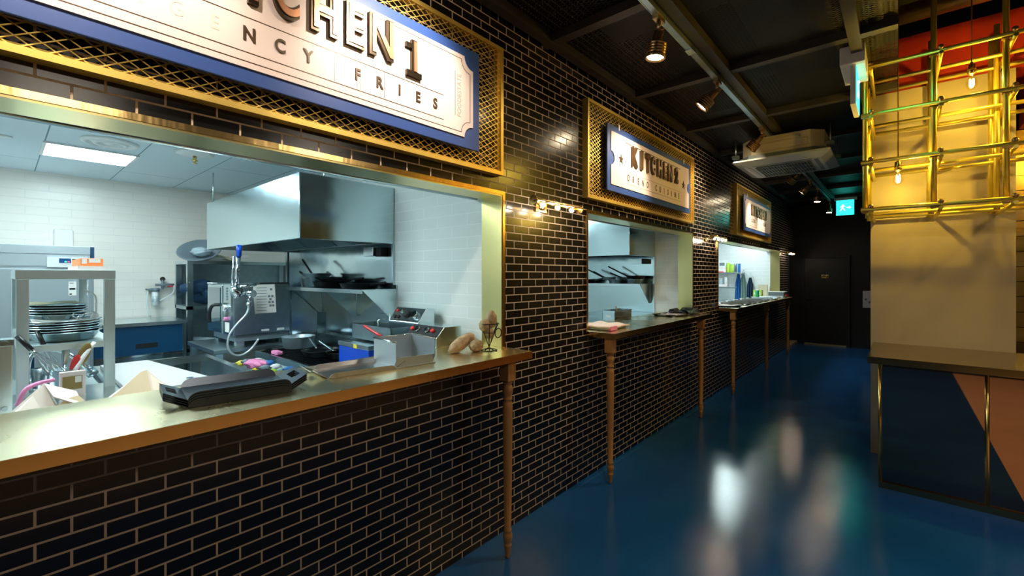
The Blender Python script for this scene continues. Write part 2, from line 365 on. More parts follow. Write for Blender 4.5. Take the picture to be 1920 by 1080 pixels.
for k, (x, r) in enumerate(((0.0, 0.09), (0.0, 0.07))):
    y = (4.0, 4.55)[k]
    tag(O('ceiling_duct_pipe', B().cyl((x, y, 3.55+0.0*k), (3.2, y, 3.55), r, n=20), 'offwhite' if 0 else 'lampbrass'), ('thick brown round duct crossing high above the front of the pipe cage', 'thinner brown round duct crossing high above the back of the pipe cage')[k], 'duct')

# ------------------------------------------------------------------ kitchens (rooms behind the openings)
KX = -5.95; KC = 2.5; KF = 0.15
rooms = [(-1.55, 1.98), (2.08, 5.25), (5.35, 10.25)]
St('floor_kitchens', B().box(KX, WI, -1.7, 10.4, 0.0, KF), 'kfloor')
St('ceiling_kitchens', B().box(KX, WI, -1.7, 10.4, KC, KC+0.1), 'kceil')
St('wall_kitchens_back', B().box(KX-0.1, KX, -1.7, 10.4, 0, KC+0.1), 'wtile_x')
St('wall_kitchen_left', B().box(KX, WI, -1.7, -1.55, KF, KC), 'wtile_y')
St('wall_partition_first', B().box(-4.85, WI, 1.98, 2.08, KF, KC).box(KX, -4.85, 2.40, 2.5, KF, KC).box(-4.95, -4.85, 2.08, 2.4, KF, KC), 'wtile_y')
St('wall_partition_second', B().box(KX, WI, 5.25, 5.35, KF, KC), 'wtile_y')
St('wall_kitchen_right', B().box(KX, WI, 10.25, 10.4, KF, KC), 'wtile_y')
def clight(x0, x1, y0, y1, label, m_='lamp_white'):
    t = T('ceiling_light', label, 'ceiling light', ((x0+x1)/2, (y0+y1)/2, KC), 'flat panel lights in the kitchen ceilings')
    O('frame', B().box(x0-0.02, x1+0.02, y0-0.02, y0, KC-0.012, KC).box(x0-0.02, x1+0.02, y1, y1+0.02, KC-0.012, KC).box(x0-0.02, x0, y0, y1, KC-0.012, KC).box(x1, x1+0.02, y0, y1, KC-0.012, KC), 'white', t)
    O('diffuser', B().box(x0, x1, y0, y1, KC-0.008, KC), m_, t)
clight(-5.03, -4.57, 0.22, 0.71, 'glowing flat ceiling light above the back of the first kitchen')
clight(-3.3, -2.7, 0.1, 0.7, 'flat ceiling light near the serving hatch of the first kitchen')
clight(-4.0, -3.4, -1.3, -0.8, 'flat ceiling light over the far left corner of the first kitchen')
clight(-4.0, -3.4, 3.0, 3.6, 'flat ceiling light in the middle of the second kitchen')
clight(-2.75, -2.30, 8.6, 9.25, 'flat ceiling light near the right end of the third kitchen')
clight(-4.4, -3.8, 6.6, 7.2, 'flat ceiling light at the left end of the third kitchen', 'lamp_soft')
clight(-2.40, -2.05, 9.55, 10.1, 'flat ceiling light in the corner at the far end of the third kitchen', 'lamp_soft')

vt = T('ceiling_vent', 'round white air diffuser in the kitchen ceiling beside the light', 'vent', (-4.25, 0.52, KC))
O('ring', B().lathe([(0.16, 0), (0.16, -0.012), (0.13, -0.02), (0.12, -0.006), (0.10, -0.006), (0.095, -0.02), (0.07, -0.02), (0.065, -0.006), (0.04, -0.006), (0.035, -0.018), (0.0, -0.018)], (-4.25, 0.52, KC), 32), 'white', vt)
vt = T('smoke_sprinkler', 'round ceiling plate with small brass sprinkler head', 'sprinkler', (-4.15, 1.0, KC))
O('plate', B().lathe([(0.13, 0), (0.12, -0.012), (0.03, -0.02), (0, -0.02)], (-4.15, 1.0, KC), 28), 'white', vt)
O('nozzle', B().lathe([(0.012, 0.0), (0.012, -0.03), (0.02, -0.035), (0.02, -0.04), (0.005, -0.04), (0.005, -0.055), (0.018, -0.057), (0.018, -0.06), (0, -0.06)], (-4.15, 1.0, KC-0.018), 12), 'brass', vt)
tag(O('ceiling_socket', B().lathe([(0.04, 0), (0.04, -0.008), (0.015, -0.012), (0, -0.012)], (-4.6, 0.02, KC), 18), 'white'), 'small round white cap in kitchen ceiling left of the light', 'cap')

# ------------------------------------------------------------------ counters and legs
def counter(y0, y1, label):
    t = T('serving_counter', label, 'counter', (-1.84, (y0+y1)/2, CZ-0.04))
    o = B()
    a, b_ = y0, y1
    ya, yb = a+0.014, b_-0.014
    poly = [(-2.10, ya), (WX, ya), (WX, a-0.0), (-1.57, a-0.0), (-1.57, b_+0.0), (WX, b_+0.0), (WX, yb), (-2.10, yb)]
    o.prism(poly, lambda p, q, h: (p, q, h), CZ-0.004, CZ)
    O('top_sheet', o, 'counter', t)
    O('front_edge', B().box(-1.5715, -1.567, a-0.001, b_+0.001, CZ-0.041, CZ-0.0005).box(WX+0.001, -1.5715, b_-0.003, b_+0.001, CZ-0.041, CZ-0.0005).box(WX+0.001, -1.5715, a-0.001, a+0.003, CZ-0.041, CZ-0.0005), 'brass_polished', t)
    O('underside', B().box(-2.09, WI-0.001, ya, yb, CZ-0.04, CZ-0.005).box(WI-0.001, WX, ya, yb, CZ-0.039, CZ-0.005).box(WX, -1.573, a+0.004, b_-0.004, CZ-0.04, CZ-0.005), 'wood', t)
    return t
counter(-0.40, 1.98, 'long brass topped serving counter of the first, nearest kitchen hatch')
counter(2.95, 5.20, 'brass topped serving counter of the middle kitchen hatch')
counter(6.22, 10.24, 'brass topped serving counter of the farthest kitchen hatch')
def make_leg():
    t = T('table_leg', 'x', 'table leg', (0, 0, 0), 'turned wooden legs under the counters')
    z1 = CZ-0.041
    O('block', B().box(-0.032, 0.032, -0.032, 0.032, 0.972, z1), 'wood', t, bevel=0.002)
    prof = [(0.0, 0), (0.011, 0), (0.012, 0.01), (0.019, 0.06), (0.022, 0.068), (0.022, 0.074), (0.018, 0.078), (0.022, 0.092), (0.0265, 0.115), (0.0255, 0.132), (0.019, 0.146), (0.022, 0.150), (0.022, 0.156), (0.019, 0.160),
            (0.0245, 0.5), (0.0275, 0.82), (0.0265, 0.852), (0.019, 0.862), (0.026, 0.868), (0.026, 0.876), (0.020, 0.884), (0.0275, 0.905), (0.0295, 0.928), (0.025, 0.945), (0.019, 0.952), (0.0265, 0.958), (0.0265, 0.966), (0.02, 0.9725)]
    O('turned_shaft', B().lathe(prof, n=20), 'wood', t)
    return t
legs = [(1.83, 'turned wooden leg at the right end of the nearest counter'), (2.985, 'turned wooden leg at the left end of the middle counter'), (5.0, 'turned wooden leg at the right end of the middle counter'),
        (6.26, 'turned wooden leg at the left end of the farthest counter'), (8.2, 'turned wooden leg at the middle of the farthest counter'), (10.05, 'turned wooden leg at the right end of the farthest counter'), (0.0-0.35, 'turned wooden leg at the left end of the nearest counter')]
lg0 = make_leg(); lg0.location = (-1.62, legs[0][0], 0); lg0['label'] = legs[0][1]
for y, lb in legs[1:]: dup(lg0, (-1.62, y, 0), lb)
ou = T('wall_outlet', 'small dark wall outlet low on the tiles behind a counter leg', 'outlet', (WX, 5.55, 0.37))
O('plate', B().box(WX, WX+0.008, 5.52, 5.60, 0.30, 0.43), 'backwall', ou); O('socket', B().box(WX+0.008, WX+0.010, 5.545, 5.575, 0.32, 0.355).box(WX+0.008, WX+0.010, 5.545, 5.575, 0.375, 0.41), 'grey_plastic', ou)

# ------------------------------------------------------------------ signs
FZ0, FZ1 = 2.136, 2.885
def clipline(p, d, y0, y1, z0, z1):
    t0, t1 = -1e9, 1e9
    for pv, dv, lo, hi in ((p[0], d[0], y0, y1), (p[1], d[1], z0, z1)):
        a, b_ = (lo-pv)/dv, (hi-pv)/dv
        t0, t1 = max(t0, min(a, b_)), min(t1, max(a, b_))
    return (t0, t1) if t1-t0 > 0.004 else None
def sign(yc, label, number, kind):
    t = T('hanging_sign', label, 'sign', (WX, yc, FZ0), 'ticket shaped kitchen signs')
    y0, y1 = yc-1.15, yc+1.15; w = 0.022; xf = -1.755
    O('frame', B().box(WX, xf, y0, y1, FZ0, FZ0+w).box(WX, xf, y0, y1, FZ1-w, FZ1).box(WX, xf, y0, y0+w, FZ0+w, FZ1-w).box(WX, xf, y1-w, y1, FZ0+w, FZ1-w)
      .box(WX, xf-0.02, y0+w, y1-w, FZ0+w, FZ0+w+0.012).box(WX, xf-0.02, y1-w-0.012, y1-w, FZ0+w, FZ1-w), 'gold', t)
    g = B(); dy, dz = 0.052, 0.031; iy0, iy1, iz0, iz1 = y0+w, y1-w, FZ0+w, FZ1-w
    for sg in (1, -1):
        n = int((iy1-iy0)/dy+(iz1-iz0)/dz)+3
        for k in range(-2, n):
            c = ((iz0 if sg > 0 else iz1))
            yy = iy0+(k-int((iz1-iz0)/dz))*dy if True else 0
            r = clipline((yy, c), (dy, sg*dz), iy0, iy1, iz0, iz1)
            if not r: continue
            a = Vector((xf-0.012, yy+dy*r[0], c+sg*dz*r[0])); b_ = Vector((xf-0.012, yy+dy*r[1], c+sg*dz*r[1]))
            dd = (b_-a); L = dd.length; dd.normalize(); up = Vector((1, 0, 0)); side = dd.cross(up)
            mt = Matrix((dd, side, up)).transposed()
            g.obox((a+b_)/2+Vector((0.0012*sg, 0, 0)), (L, 0.0034, 0.003), mt)
    O('expanded_mesh', g, 'gold', t)
    by0, by1, bz0, bz1 = yc-0.915, yc+0.915, 2.222, 2.750; xb = -1.722
    O('blue_board', B().box(xb-0.014, xb, by0, by1, bz0, bz1), 'blue', t, bevel=0.002)
    if kind > 1:
        for q in (by0+0.18, by1-0.20): O('hanger', B().box(xf-0.01, xb+0.003, q, q+0.02, bz1-0.02, bz1+0.028), 'white', t)
    m = 0.052; ty0, ty1, tz0, tz1 = by0+m, by1-m, bz0+m, bz1-m
    def outline(ins):
        a0, a1, c0, c1 = ty0+ins, ty1-ins, tz0+ins, tz1-ins; P = []
        if kind == 1:
            R = 0.062
            def arc(cy, cz, s0, s1): return [(cy+R*math.cos(s0+(s1-s0)*k/8), cz+R*math.sin(s0+(s1-s0)*k/8)) for k in range(9)]
            P += arc(a0, c0, PI/2, 0); P += arc(a1, c0, PI, PI/2); P += arc(a1, c1, -PI/2, -PI); P += arc(a0, c1, 0, -PI/2)
        elif kind == 2:
            R = 0.055; zc = (c0+c1)/2
            P = [(a0, c0), (a1, c0)]+[(a1+R*math.cos(-PI/2-PI*k/12), zc+R*math.sin(-PI/2-PI*k/12)) for k in range(13)]+[(a1, c1), (a0, c1)]+[(a0+R*math.cos(PI/2-PI*k/12), zc+R*math.sin(PI/2-PI*k/12)) for k in range(13)]
        else:
            cc = 0.05; n = 12
            P = [(a0+cc, c0), (a1-cc, c0), (a1-cc, c0+0.03)]
            for k in range(n): z = c0+0.04+(c1-c0-0.08)*k/n; dz_ = (c1-c0-0.08)/n; P += [(a1, z+dz_*0.2), (a1, z+dz_*0.7), (a1-0.022, z+dz_*0.8)]
            P += [(a1-cc, c1-0.03), (a1-cc, c1), (a0+cc, c1), (a0+cc, c1-0.03)]
            for k in range(n): z = c1-0.04-(c1-c0-0.08)*k/n; dz_ = (c1-c0-0.08)/n; P += [(a0, z-dz_*0.2), (a0, z-dz_*0.7), (a0+0.022, z-dz_*0.8)]
            P += [(a0+cc, c0+0.03)]
        return P
    xt = xb+0.006
    O('ticket_panel', B().prism(outline(0), lambda a, b_, h: (h, a, b_), xb, xt), 'ticket', t)
    ln = B(); lx = xt+0.0008
    def hl(a, b_, z, th=0.0032): ln.box(xt, lx, a, b_, z-th/2, z+th/2)
    if kind == 1:
        P = outline(0.022)
        for k in range(len(P)):
            a = Vector((lx, *P[k])); b_ = Vector((lx, *P[(k+1) % len(P)])); dd = b_-a
            if dd.length < 1e-6: continue
            L = dd.length; dd.normalize(); up = Vector((1, 0, 0)); mt = Matrix((dd, dd.cross(up), up)).transposed()
            ln.obox((a+b_)/2-Vector((0.0003, 0, 0)), (L, 0.0028, 0.001), mt)
        hl(yc-0.66, yc+0.66, 2.450); hl(yc-0.66, yc+0.66, 2.328)
        for yb in (0.885, 0.985, 1.0, 1.095, 1.115): ln.box(xt, lx-0.0003, yb-0.0008, yb+0.0008, 2.332, 2.446)
        ln.box(xt, lx, yc+0.735, yc+0.737, 2.37, 2.60)
    elif kind == 2:
        hl(yc-0.62, yc+0.62, 2.655, 0.006); hl(yc-0.60, yc+0.62, 2.415, 0.002); hl(yc-0.60, yc+0.62, 2.318, 0.002)
    else:
        hl(yc-0.72, yc+0.72, 2.655, 0.003); hl(yc-0.6, yc-0.12, 2.31, 0.004); hl(yc+0.2, yc+0.62, 2.31, 0.004)
        for a, b_ in ((-0.60, -0.12), (0.2, 0.62)):
            hl(yc+a, yc+b_, 2.455, 0.002); hl(yc+a, yc+b_, 2.345, 0.002); ln.box(xt, lx, yc+a, yc+a+0.002, 2.345, 2.455); ln.box(xt, lx, yc+b_-0.002, yc+b_, 2.345, 2.455)
    O('line_work', ln, 'ink', t)
    big = B(); face = B()
    step = 0.128 if kind == 1 else 0.128
    st = -0.47 if kind == 1 else -0.46
    for k, ch in enumerate('KITCHEN'+number):
        ypos = yc+st+step*k+(0.045 if k == 7 else 0)-(0.018 if k in (0, 3) else 0)
        zc, sz = (2.578, 0.226) if kind == 1 else (2.55, 0.205)
        if k == 7: zc, sz = 2.556, 0.195
        big = merge(big, text_b(ch, sz, wall_m(xt+0.008, ypos, zc), 0.008, 0.013, (0.58 if ch == 'C' else 0.70) if ch != 'I' else 1.05))
        face = merge(face, text_b(ch, sz, wall_m(xt+0.018, ypos+0.004, zc+0.003), 0.0025, 0.003, (0.58 if ch == 'C' else 0.70) if ch != 'I' else 1.05))
    if kind == 1:
        y1_ = yc+st+step*7+0.045
        big.box(xt, xt+0.016, y1_-0.042, y1_+0.042, 2.472, 2.498); big.box(xt, xt+0.016, y1_-0.045, y1_, 2.602, 2.624)
    lt = O('title_lettering', big, 'bronze' if kind == 1 else 'ink', t); O('lettering_face', face, 'copper' if kind == 1 else 'lampbrass', lt)
    sm = B()
    if kind == 1:
        for k, ch in enumerate('AGENCY FRIES'):
            if k < 3: O('glare_letter', text_b(ch, 0.068, wall_m(xt+0.0005, 0.262+0.1035*k, 2.390), 0.0004, 0.0004, 0.82), 'glare_ink', t)  # first letters paled as if under glare, by colour alone
            elif ch != ' ': sm = merge(sm, text_b(ch, 0.068, wall_m(xt+0.002, 0.262+0.1035*k-(0.04 if k > 6 else 0)*0, 2.390), 0.002, 0.0016, 0.82))
        mt = Matrix(((0, 0, 1, xt+0.0006), (0, -1, 0, yc+0.765), (1, 0, 0, 2.48), (0, 0, 0, 1)))
        O('side_lettering', text_b('FOODESTATE', 0.038, mt, 0.0004, 0, 0.95), 'faint', t)
    elif kind == 2:
        for k, ch in enumerate('ORENO CUISINE'):
            if ch != ' ': sm = merge(sm, text_b(ch, 0.078, wall_m(xt+0.001, yc-0.57+0.095*k, 2.366), 0.001, 0.0012, 0.66))
        for yq in (-0.70, 0.70):
            P = [(yc+yq+(0.045 if k % 2 == 0 else 0.018)*math.sin(PI*k/5), 2.50+(0.045 if k % 2 == 0 else 0.018)*math.cos(PI*k/5)) for k in range(10)]
            sm.prism(P, lambda a, b_, h: (h, a, b_), xt, xt+0.003)
    else:
        sm = merge(text_b('LOCAL', 0.085, wall_m(xt+0.001, yc-0.36, 2.40), 0.001, 0.001, 0.9), text_b('FOOD', 0.085, wall_m(xt+0.001, yc+0.41, 2.40), 0.001, 0.001, 0.9))
    O('lettering', sm, 'ink', t)
    return t
sign(0.796, 'large ticket shaped sign reading KITCHEN 1 in a gold mesh frame', ' 1'[1:], 1)
sign(4.04, 'ticket shaped sign with two stars reading KITCHEN 2 in gold mesh frame', '2', 2)
sign(8.12, 'farthest ticket shaped sign, reading KITCHEN 3, in a gold mesh frame', '3', 3)

# ------------------------------------------------------------------ brass picture lamps on the tiles
def pic_lamp():
    t = T('picture_lamp', 'x', 'wall lamp', (0, 0, 0), 'brass picture lamps on the tiled wall')
    # local: wall at x=0, faces +x
    O('wall_plate', B().box(0, 0.012, -0.06, 0.06, -0.03, 0.03).ball((0.014, 0, 0), (0.01, 0.03, 0.02)), 'brass_polished', t)
    O('arm', B().tube([(0.01, 0, 0), (0.06, 0, 0.03), (0.11, 0, 0.045), (0.145, 0, 0.02)], 0.007, sub=4), 'brass_polished', t)
    arc = [( -0.026*math.cos(a)+0.145, 0.026*math.sin(a)) for a in [PI*(0.02+k/12*0.96) for k in range(13)]]
    inner = [(-0.023*math.cos(a)+0.145, 0.023*math.sin(a)) for a in [PI*(0.98-k/12*0.96) for k in range(13)]]
    O('shade', B().prism(arc+inner, lambda a, b_, h: (a, h, b_), -0.25, 0.25), 'brass_polished', t)
    O('end_cap', B().cyl((0.145, -0.262, 0.004), (0.145, -0.25, 0.004), 0.030).cyl((0.145, 0.25, 0.004), (0.145, 0.262, 0.004), 0.030).cyl((0.145, -0.275, 0.004), (0.145, -0.262, 0.004), 0.016), 'brass_polished', t)
    for y in (-0.16, 0.0, 0.16):
        b_ = O('bulb', B().ball((0.143, y, -0.014), (0.013, 0.022, 0.013)), 'picbulb', t)
    return t
pl = pic_lamp(); pl.location = (WX, 2.365, 2.0); pl['label'] = 'brass picture lamp on the tiles between the nearest and middle hatches'
dup(pl, (WX, 5.77, 2.0), 'brass picture lamp on the tiles between the middle and farthest hatches')
dup(pl, (WX, 10.62, 2.0), 'brass picture lamp past the right end of the farthest hatch')

# ------------------------------------------------------------------ track and spot lamps
tk = T('lighting_track', 'slim metal lighting track running along the near ceiling bar', 'track', (-1.045, 2.5, 3.07))
O('rail', B().box(-1.062, -1.030, -0.8, 6.4, 3.045, 3.078).box(-1.066, -1.062, -0.8, 6.4, 3.042, 3.078).box(-1.030, -1.026, -0.8, 6.4, 3.042, 3.078), 'steel_dark', tk)
O('coupler', B().box(-1.07, -1.022, 2.98, 3.06, 3.036, 3.07), 'steel', tk)
tk2 = T('lighting_track', 'lighting track beyond the air conditioner, leading to the exit sign', 'track', (-1.045, 9, 3.07))
O('rail', B().box(-1.062, -1.030, 6.9, 11.2, 3.045, 3.078), 'steel_dark', tk2)
def spot(y, dirv, label, watt=26, power=True, col=(1.0, 0.80, 0.56), ang=50):
    x = -1.046; base = Vector((x, y, 3.042)); pv = base+Vector((0, 0, -0.075)); dv = Vector(dirv).normalized()
    t = T('track_spotlight', label, 'spotlight', base, 'brass spot lamps on the lighting track')
    O('adapter', B().box(x-0.018, x+0.018, y-0.05, y+0.05, 3.018, 3.044).cyl((x, y, 3.02), (x, y, 2.985), 0.012), 'lampbrass', t)
    O('yoke', B().tube([base+Vector((0, 0, -0.05)), pv+Vector((0.02, 0.012, 0.0)), pv+dv*0.03+Vector((0.02, 0.012, 0))], 0.0055, sub=3).cyl(pv+Vector((-0.025, 0, 0)), pv+Vector((0.03, 0, 0)), 0.007), 'lampbrass', t)
    z = dv; a = z.orthogonal().normalized(); mt = Matrix((a, z.cross(a), z)).transposed()
    prof = [(0.0, 0), (0.018, 0), (0.026, 0.01), (0.028, 0.05), (0.026, 0.06), (0.034, 0.066)]
    zz = 0.07
    for k in range(4): prof += [(0.044+0.003*k, zz), (0.056, zz+0.001), (0.056, zz+0.007), (0.040+0.003*k, zz+0.008)]; zz += 0.016
    prof += [(0.053, zz), (0.058, zz+0.003), (0.058, zz+0.016), (0.050, zz+0.018), (0.046, zz+0.004)]
    O('lamp_head', B().lathe(prof, pv+dv*0.01, 24, mtx=mt), 'lampbrass', t)
    O('lens', B().lathe([(0.047, zz+0.007), (0.03, zz+0.011), (0.0, zz+0.012)], pv+dv*0.01, 20, mtx=mt), 'spotface', t)
    if power:
        ld = bpy.data.lights.new('spot_beam', 'SPOT'); ld.energy = watt*1.8; ld.color = col; ld.spot_size = math.radians(ang); ld.spot_blend = 0.7; ld.shadow_soft_size = 0.035
        lo = bpy.data.objects.new('spot_beam', ld); COL.objects.link(lo); lo.location = (pv+dv*0.17)-base; lo.parent = t
        lo.rotation_euler = dv.to_track_quat('-Z', 'Y').to_euler()
spot(2.50, (-0.12, -0.05, -1), 'nearest brass track spotlight in view, pointing straight down', 16, ang=70)
spot(3.60, (-0.72, -0.2, -0.75), 'second brass track spotlight, tilted towards the middle sign', 42, ang=80)
spot(5.08, (-0.8, 0.3, -0.72), 'third brass track spotlight, just before the air conditioner', 42, ang=85)
spot(7.30, (-0.8, 0.35, -0.75), 'brass track spotlight half hidden behind the air conditioner', 36)
spot(8.35, (-0.8, -0.1, -0.8), 'tilted brass track spotlight just beyond the air conditioner', 34)
spot(9.25, (-0.05, -0.15, -1), 'bright brass track spotlight third beyond the air conditioner', 12, ang=80)
spot(11.0, (-0.05, -0.15, -1), 'farthest brass track spotlight, beside the green exit sign', 8, ang=80)
spot(1.20, (-0.7, 0.0, -0.5), 'brass track spotlight above the frame aimed at the first sign', 33, ang=85, col=(1.0, 0.86, 0.72))
spot(0.05, (-0.7, 0.1, -0.5), 'brass track spotlight above the camera aimed at the first sign', 33, ang=85, col=(1.0, 0.86, 0.72))
spot(-0.9, (0.25, 0.2, -1), 'added unseen brass track spotlight, rearmost, behind the camera', 20, ang=90)  # extra spot added out of view to lift the dark hall

def added_hall_lamp(x, y, w, label, e, col=(1.0, 0.86, 0.68)):  # fixtures added out of view to brighten the dark hall
    t = T('added_hall_lamp', label, 'fill lamp', (x, y, 3.0), 'added unseen fill lamps over the hall')
    O('housing', B().box(x-w/2-0.02, x+w/2+0.02, y-w/2-0.02, y+w/2+0.02, 3.02, 3.08), 'black', t)
    O('hanging_rod', B().cyl((x, y, 3.08), (x, y, 3.8), 0.008), 'black', t)
    ld = bpy.data.lights.new('added_fill', 'AREA'); ld.energy = e; ld.color = col; ld.size = w
    lo = bpy.data.objects.new('added_fill', ld); COL.objects.link(lo); lo.parent = t; lo.location = (0, 0, 0.01)
added_hall_lamp(1.5, 0.3, 0.5, 'added square fill lamp, unseen, right of the camera', 20)
added_hall_lamp(1.6, 2.4, 0.5, 'added unseen square fill lamp over the tan floor before the bar table', 17)
# ------------------------------------------------------------------ ceiling cassette air conditioner
ac = T('air_conditioner', 'white ceiling cassette air conditioner hanging on rods from the grid', 'air conditioner', (-0.87, 5.3, 2.66))
z0 = 2.65
def rrect(x0, x1, y0, y1, c):
    return [(x0+c, y0), (x1-c, y0), (x1, y0+c), (x1, y1-c), (x1-c, y1), (x0+c, y1), (x0, y1-c), (x0, y0+c)]
pn = B(); lo_, hi_ = rrect(-1.20, -0.54, 4.98, 5.66, 0.03), rrect(-1.28, -0.46, 4.88, 5.76, 0.02)
pn.add([(x, y, z0) for x, y in lo_]+[(x, y, z0+0.035) for x, y in hi_]+[(x, y, z0+0.05) for x, y in hi_], [tuple(range(8))]+[(k, (k+1) % 8, 8+(k+1) % 8, 8+k) for k in range(8)]+[(8+k, 8+(k+1) % 8, 16+(k+1) % 8, 16+k) for k in range(8)]+[tuple(range(16, 24))])
O('panel', pn, 'acpanel', ac)
gr = B(); gr.box(-1.10, -0.64, 5.07, 5.57, z0-0.006, z0-0.0005)
O('intake', gr, 'black', ac)
sl = B()
for k in range(19): x = -1.10+0.46*k/18; sl.box(x-0.003, x+0.003, 5.07, 5.57, z0-0.012, z0-0.006)
for y in (5.07, 5.23, 5.40, 5.57): sl.box(-1.105, -0.635, y-0.004, y+0.004, z0-0.0125, z0-0.006)
O('grille', sl, 'grey_plastic', ac)
fl = B()
for q in ((-1.17, -1.14, 5.05, 5.59), (-0.60, -0.57, 5.05, 5.59)): fl.box(*q, z0-0.003, z0+0.0)
for q in ((-1.12, -0.62, 5.005, 5.03), (-1.12, -0.62, 5.61, 5.635)): fl.box(*q, z0-0.003, z0+0.0)
O('louvre', fl, 'grey_plastic', ac)
O('body', B().prism(rrect(-1.24, -0.50, 4.95, 5.70, 0.10), lambda a, b_, h: (a, b_, h), z0+0.05, z0+0.10), 'grey_plastic', ac)
O('housing', B().prism(rrect(-1.22, -0.52, 4.97, 5.68, 0.10), lambda a, b_, h: (a, b_, h), z0+0.10, z0+0.27).box(-1.10, -0.64, 4.955, 4.975, z0+0.13, z0+0.20).box(-1.15, -0.7, 4.96, 4.97, z0+0.21, z0+0.24), 'offwhite', ac, bevel=0.02)
rd = B()
for x in (-1.27, -0.47):
    for y in (5.0, 5.62): rd.cyl((x, y, z0+0.10), (x, y, 2.957), 0.005).box(x-0.03, x+0.03, y-0.03, y+0.03, z0+0.10, z0+0.13)
O('hanging_rod', rd, 'steel_dark', ac)
ac.scale = (1.0909,)*3; ac.location = (-0.87*1.0909, 5.3*1.0909, 1.55+(2.66-1.55)*1.0909)

# ------------------------------------------------------------------ exit signs
def exit_face(t, plane, c, w, h):
    pass
e1 = T('exit_sign', 'green lit exit sign seen nearly edge on, hanging before the pipe cage', 'exit sign', (-0.235, 4.1, 3.02), 'green exit signs')
O('housing', B().box(-0.31, -0.17, 3.86, 4.30, 3.015, 3.14), 'white', e1, bevel=0.006)
O('light_plate', B().box(-0.253, -0.222, 3.90, 4.26, 2.745, 3.015), 'white', e1)
def man(mt):
    def f(a, b_, h): return tuple(mt @ Vector((a, b_, h)))
    b = B(); b.ball(f(0.0, 0.055, 0.001), 0.013)
    for P in ([(-0.02, 0.04), (0.015, 0.04), (0.012, -0.01), (-0.018, -0.012)], [(-0.018, -0.01), (0.0, -0.01), (-0.03, -0.06), (-0.05, -0.055)], [(0.0, -0.01), (0.012, -0.008), (0.04, -0.05), (0.025, -0.06)], [(0.01, 0.04), (0.04, 0.015), (0.045, 0.022), (0.015, 0.05)], [(-0.02, 0.04), (-0.045, 0.01), (-0.04, 0.005), (-0.012, 0.03)]):
        b.prism(P, f, 0.0, 0.002)
    for P in ([(0.06, -0.01), (0.10, -0.01), (0.10, -0.03), (0.13, 0.0), (0.10, 0.03), (0.10, 0.01), (0.06, 0.01)],): b.prism(P, f, 0.0, 0.002)
    return b
O('lit_face', B().box(-0.222, -0.219, 3.91, 4.25, 2.755, 3.01), 'exitgreen', e1)
O('pictogram', man(wall_m(-0.219, 4.04, 2.88)), 'exitwhite', e1)
e2 = T('exit_sign', 'green exit sign with white running figure facing down the hall', 'exit sign', (-0.79, 11.0, 2.75), 'green exit signs')
O('housing', B().box(-0.97, -0.61, 10.97, 11.06, 3.04, 3.085), 'white', e2)
O('light_plate', B().box(-0.94, -0.65, 10.995, 11.025, 2.74, 3.04), 'white', e2)
O('lit_face', B().box(-0.935, -0.655, 10.990, 10.995, 2.745, 3.035), 'exitgreen', e2)
O('pictogram', man(front_m(-0.83, 10.990, 2.89)), 'exitwhite', e2)
ld = bpy.data.lights.new('exit_glow', 'AREA'); ld.energy = 0.8; ld.color = (0.05, 0.9, 0.8); ld.size = 0.25
lo = bpy.data.objects.new('exit_glow', ld); COL.objects.link(lo); lo.parent = e2; lo.location = Vector((-0.79, 10.97, 2.89))-ORG[e2.name]; lo.rotation_euler = (PI/2, 0, 0)

# ------------------------------------------------------------------ the column, its mirrored table and the brass pipe cage
St('wall_column', B().box(-0.182, 0.668, 5.0, 5.55, 0, 3.11), 'cream')
St('trim_3', B().box(-0.182, 3.2, 5.02, 5.5, 3.11, 3.56).box(0.75, 3.2, 5.2, 5.5, 2.75, 3.11), 'red')
gp = B()
for k in range(22): gp.box(0.668, 3.2, 5.50+0.012*(k % 2), 5.55, 0.0+0.125*k, 0.125*(k+1)-0.006)
St('wall_gold_panels', gp, 'brass')
tb = T('bar_table', 'brass topped bar table with mirrored front beside the cream column', 'table', (0.6, 4.5, 0))
O('table_top', B().box(-0.165, 2.6, 4.095, 4.998, 0.917, 0.967), 'bronze_top', tb, bevel=0.002)
O('mirror_panel', B().box(-0.09, 2.5, 4.235, 4.255, 0.045, 0.917), 'mirror', tb)
O('base_rail', B().box(-0.108, 2.52, 4.215, 4.275, 0.0, 0.045), 'bronze_top', tb)
for x in (-0.102, 0.44, 0.98, 1.52, 2.06):
    O('leg', B().cyl((x, 4.222, 0.045), (x, 4.222, 0.917), 0.010), 'brass', tb)
# pipe cage
PX = (-0.190, 0.190, 0.535, 0.885, 1.235); PY = (4.30, 4.665, 4.93); PZ = (3.119, 2.759, 2.403, 2.047)
cg = T('pipe_cage', 'brass scaffold cage of crossing pipes around the upper column', 'pipe cage', (0.5, 4.6, 2.05))
for j, y in enumerate(PY):
    for z in PZ: O('horizontal_pipe', B().cyl((-0.215+0.02*j, y, z), (1.7, y, z), 0.0145, n=14), 'pipe', cg)
    for x in PX:
        O('vertical_pipe', B().cyl((x, y+0.030, 2.02), (x, y+0.030, 3.78 if j == 0 else 3.35), 0.0165, n=14), 'pipe', cg)
for x in PX:
    for z in PZ:
        O('tie_pipe', B().cyl((x+0.034, PY[0]-0.05, z-0.03), (x+0.034, PY[2]+0.05, z-0.03), 0.012, n=10), 'pipe', cg)
        O('clamp', B().ball((x+0.034, PY[0]-0.02, z+0.018), 0.017, 10, 6).box(x-0.022, x+0.05, PY[0]+0.0, PY[0]+0.034, z-0.022, z+0.012), 'lampbrass', cg)
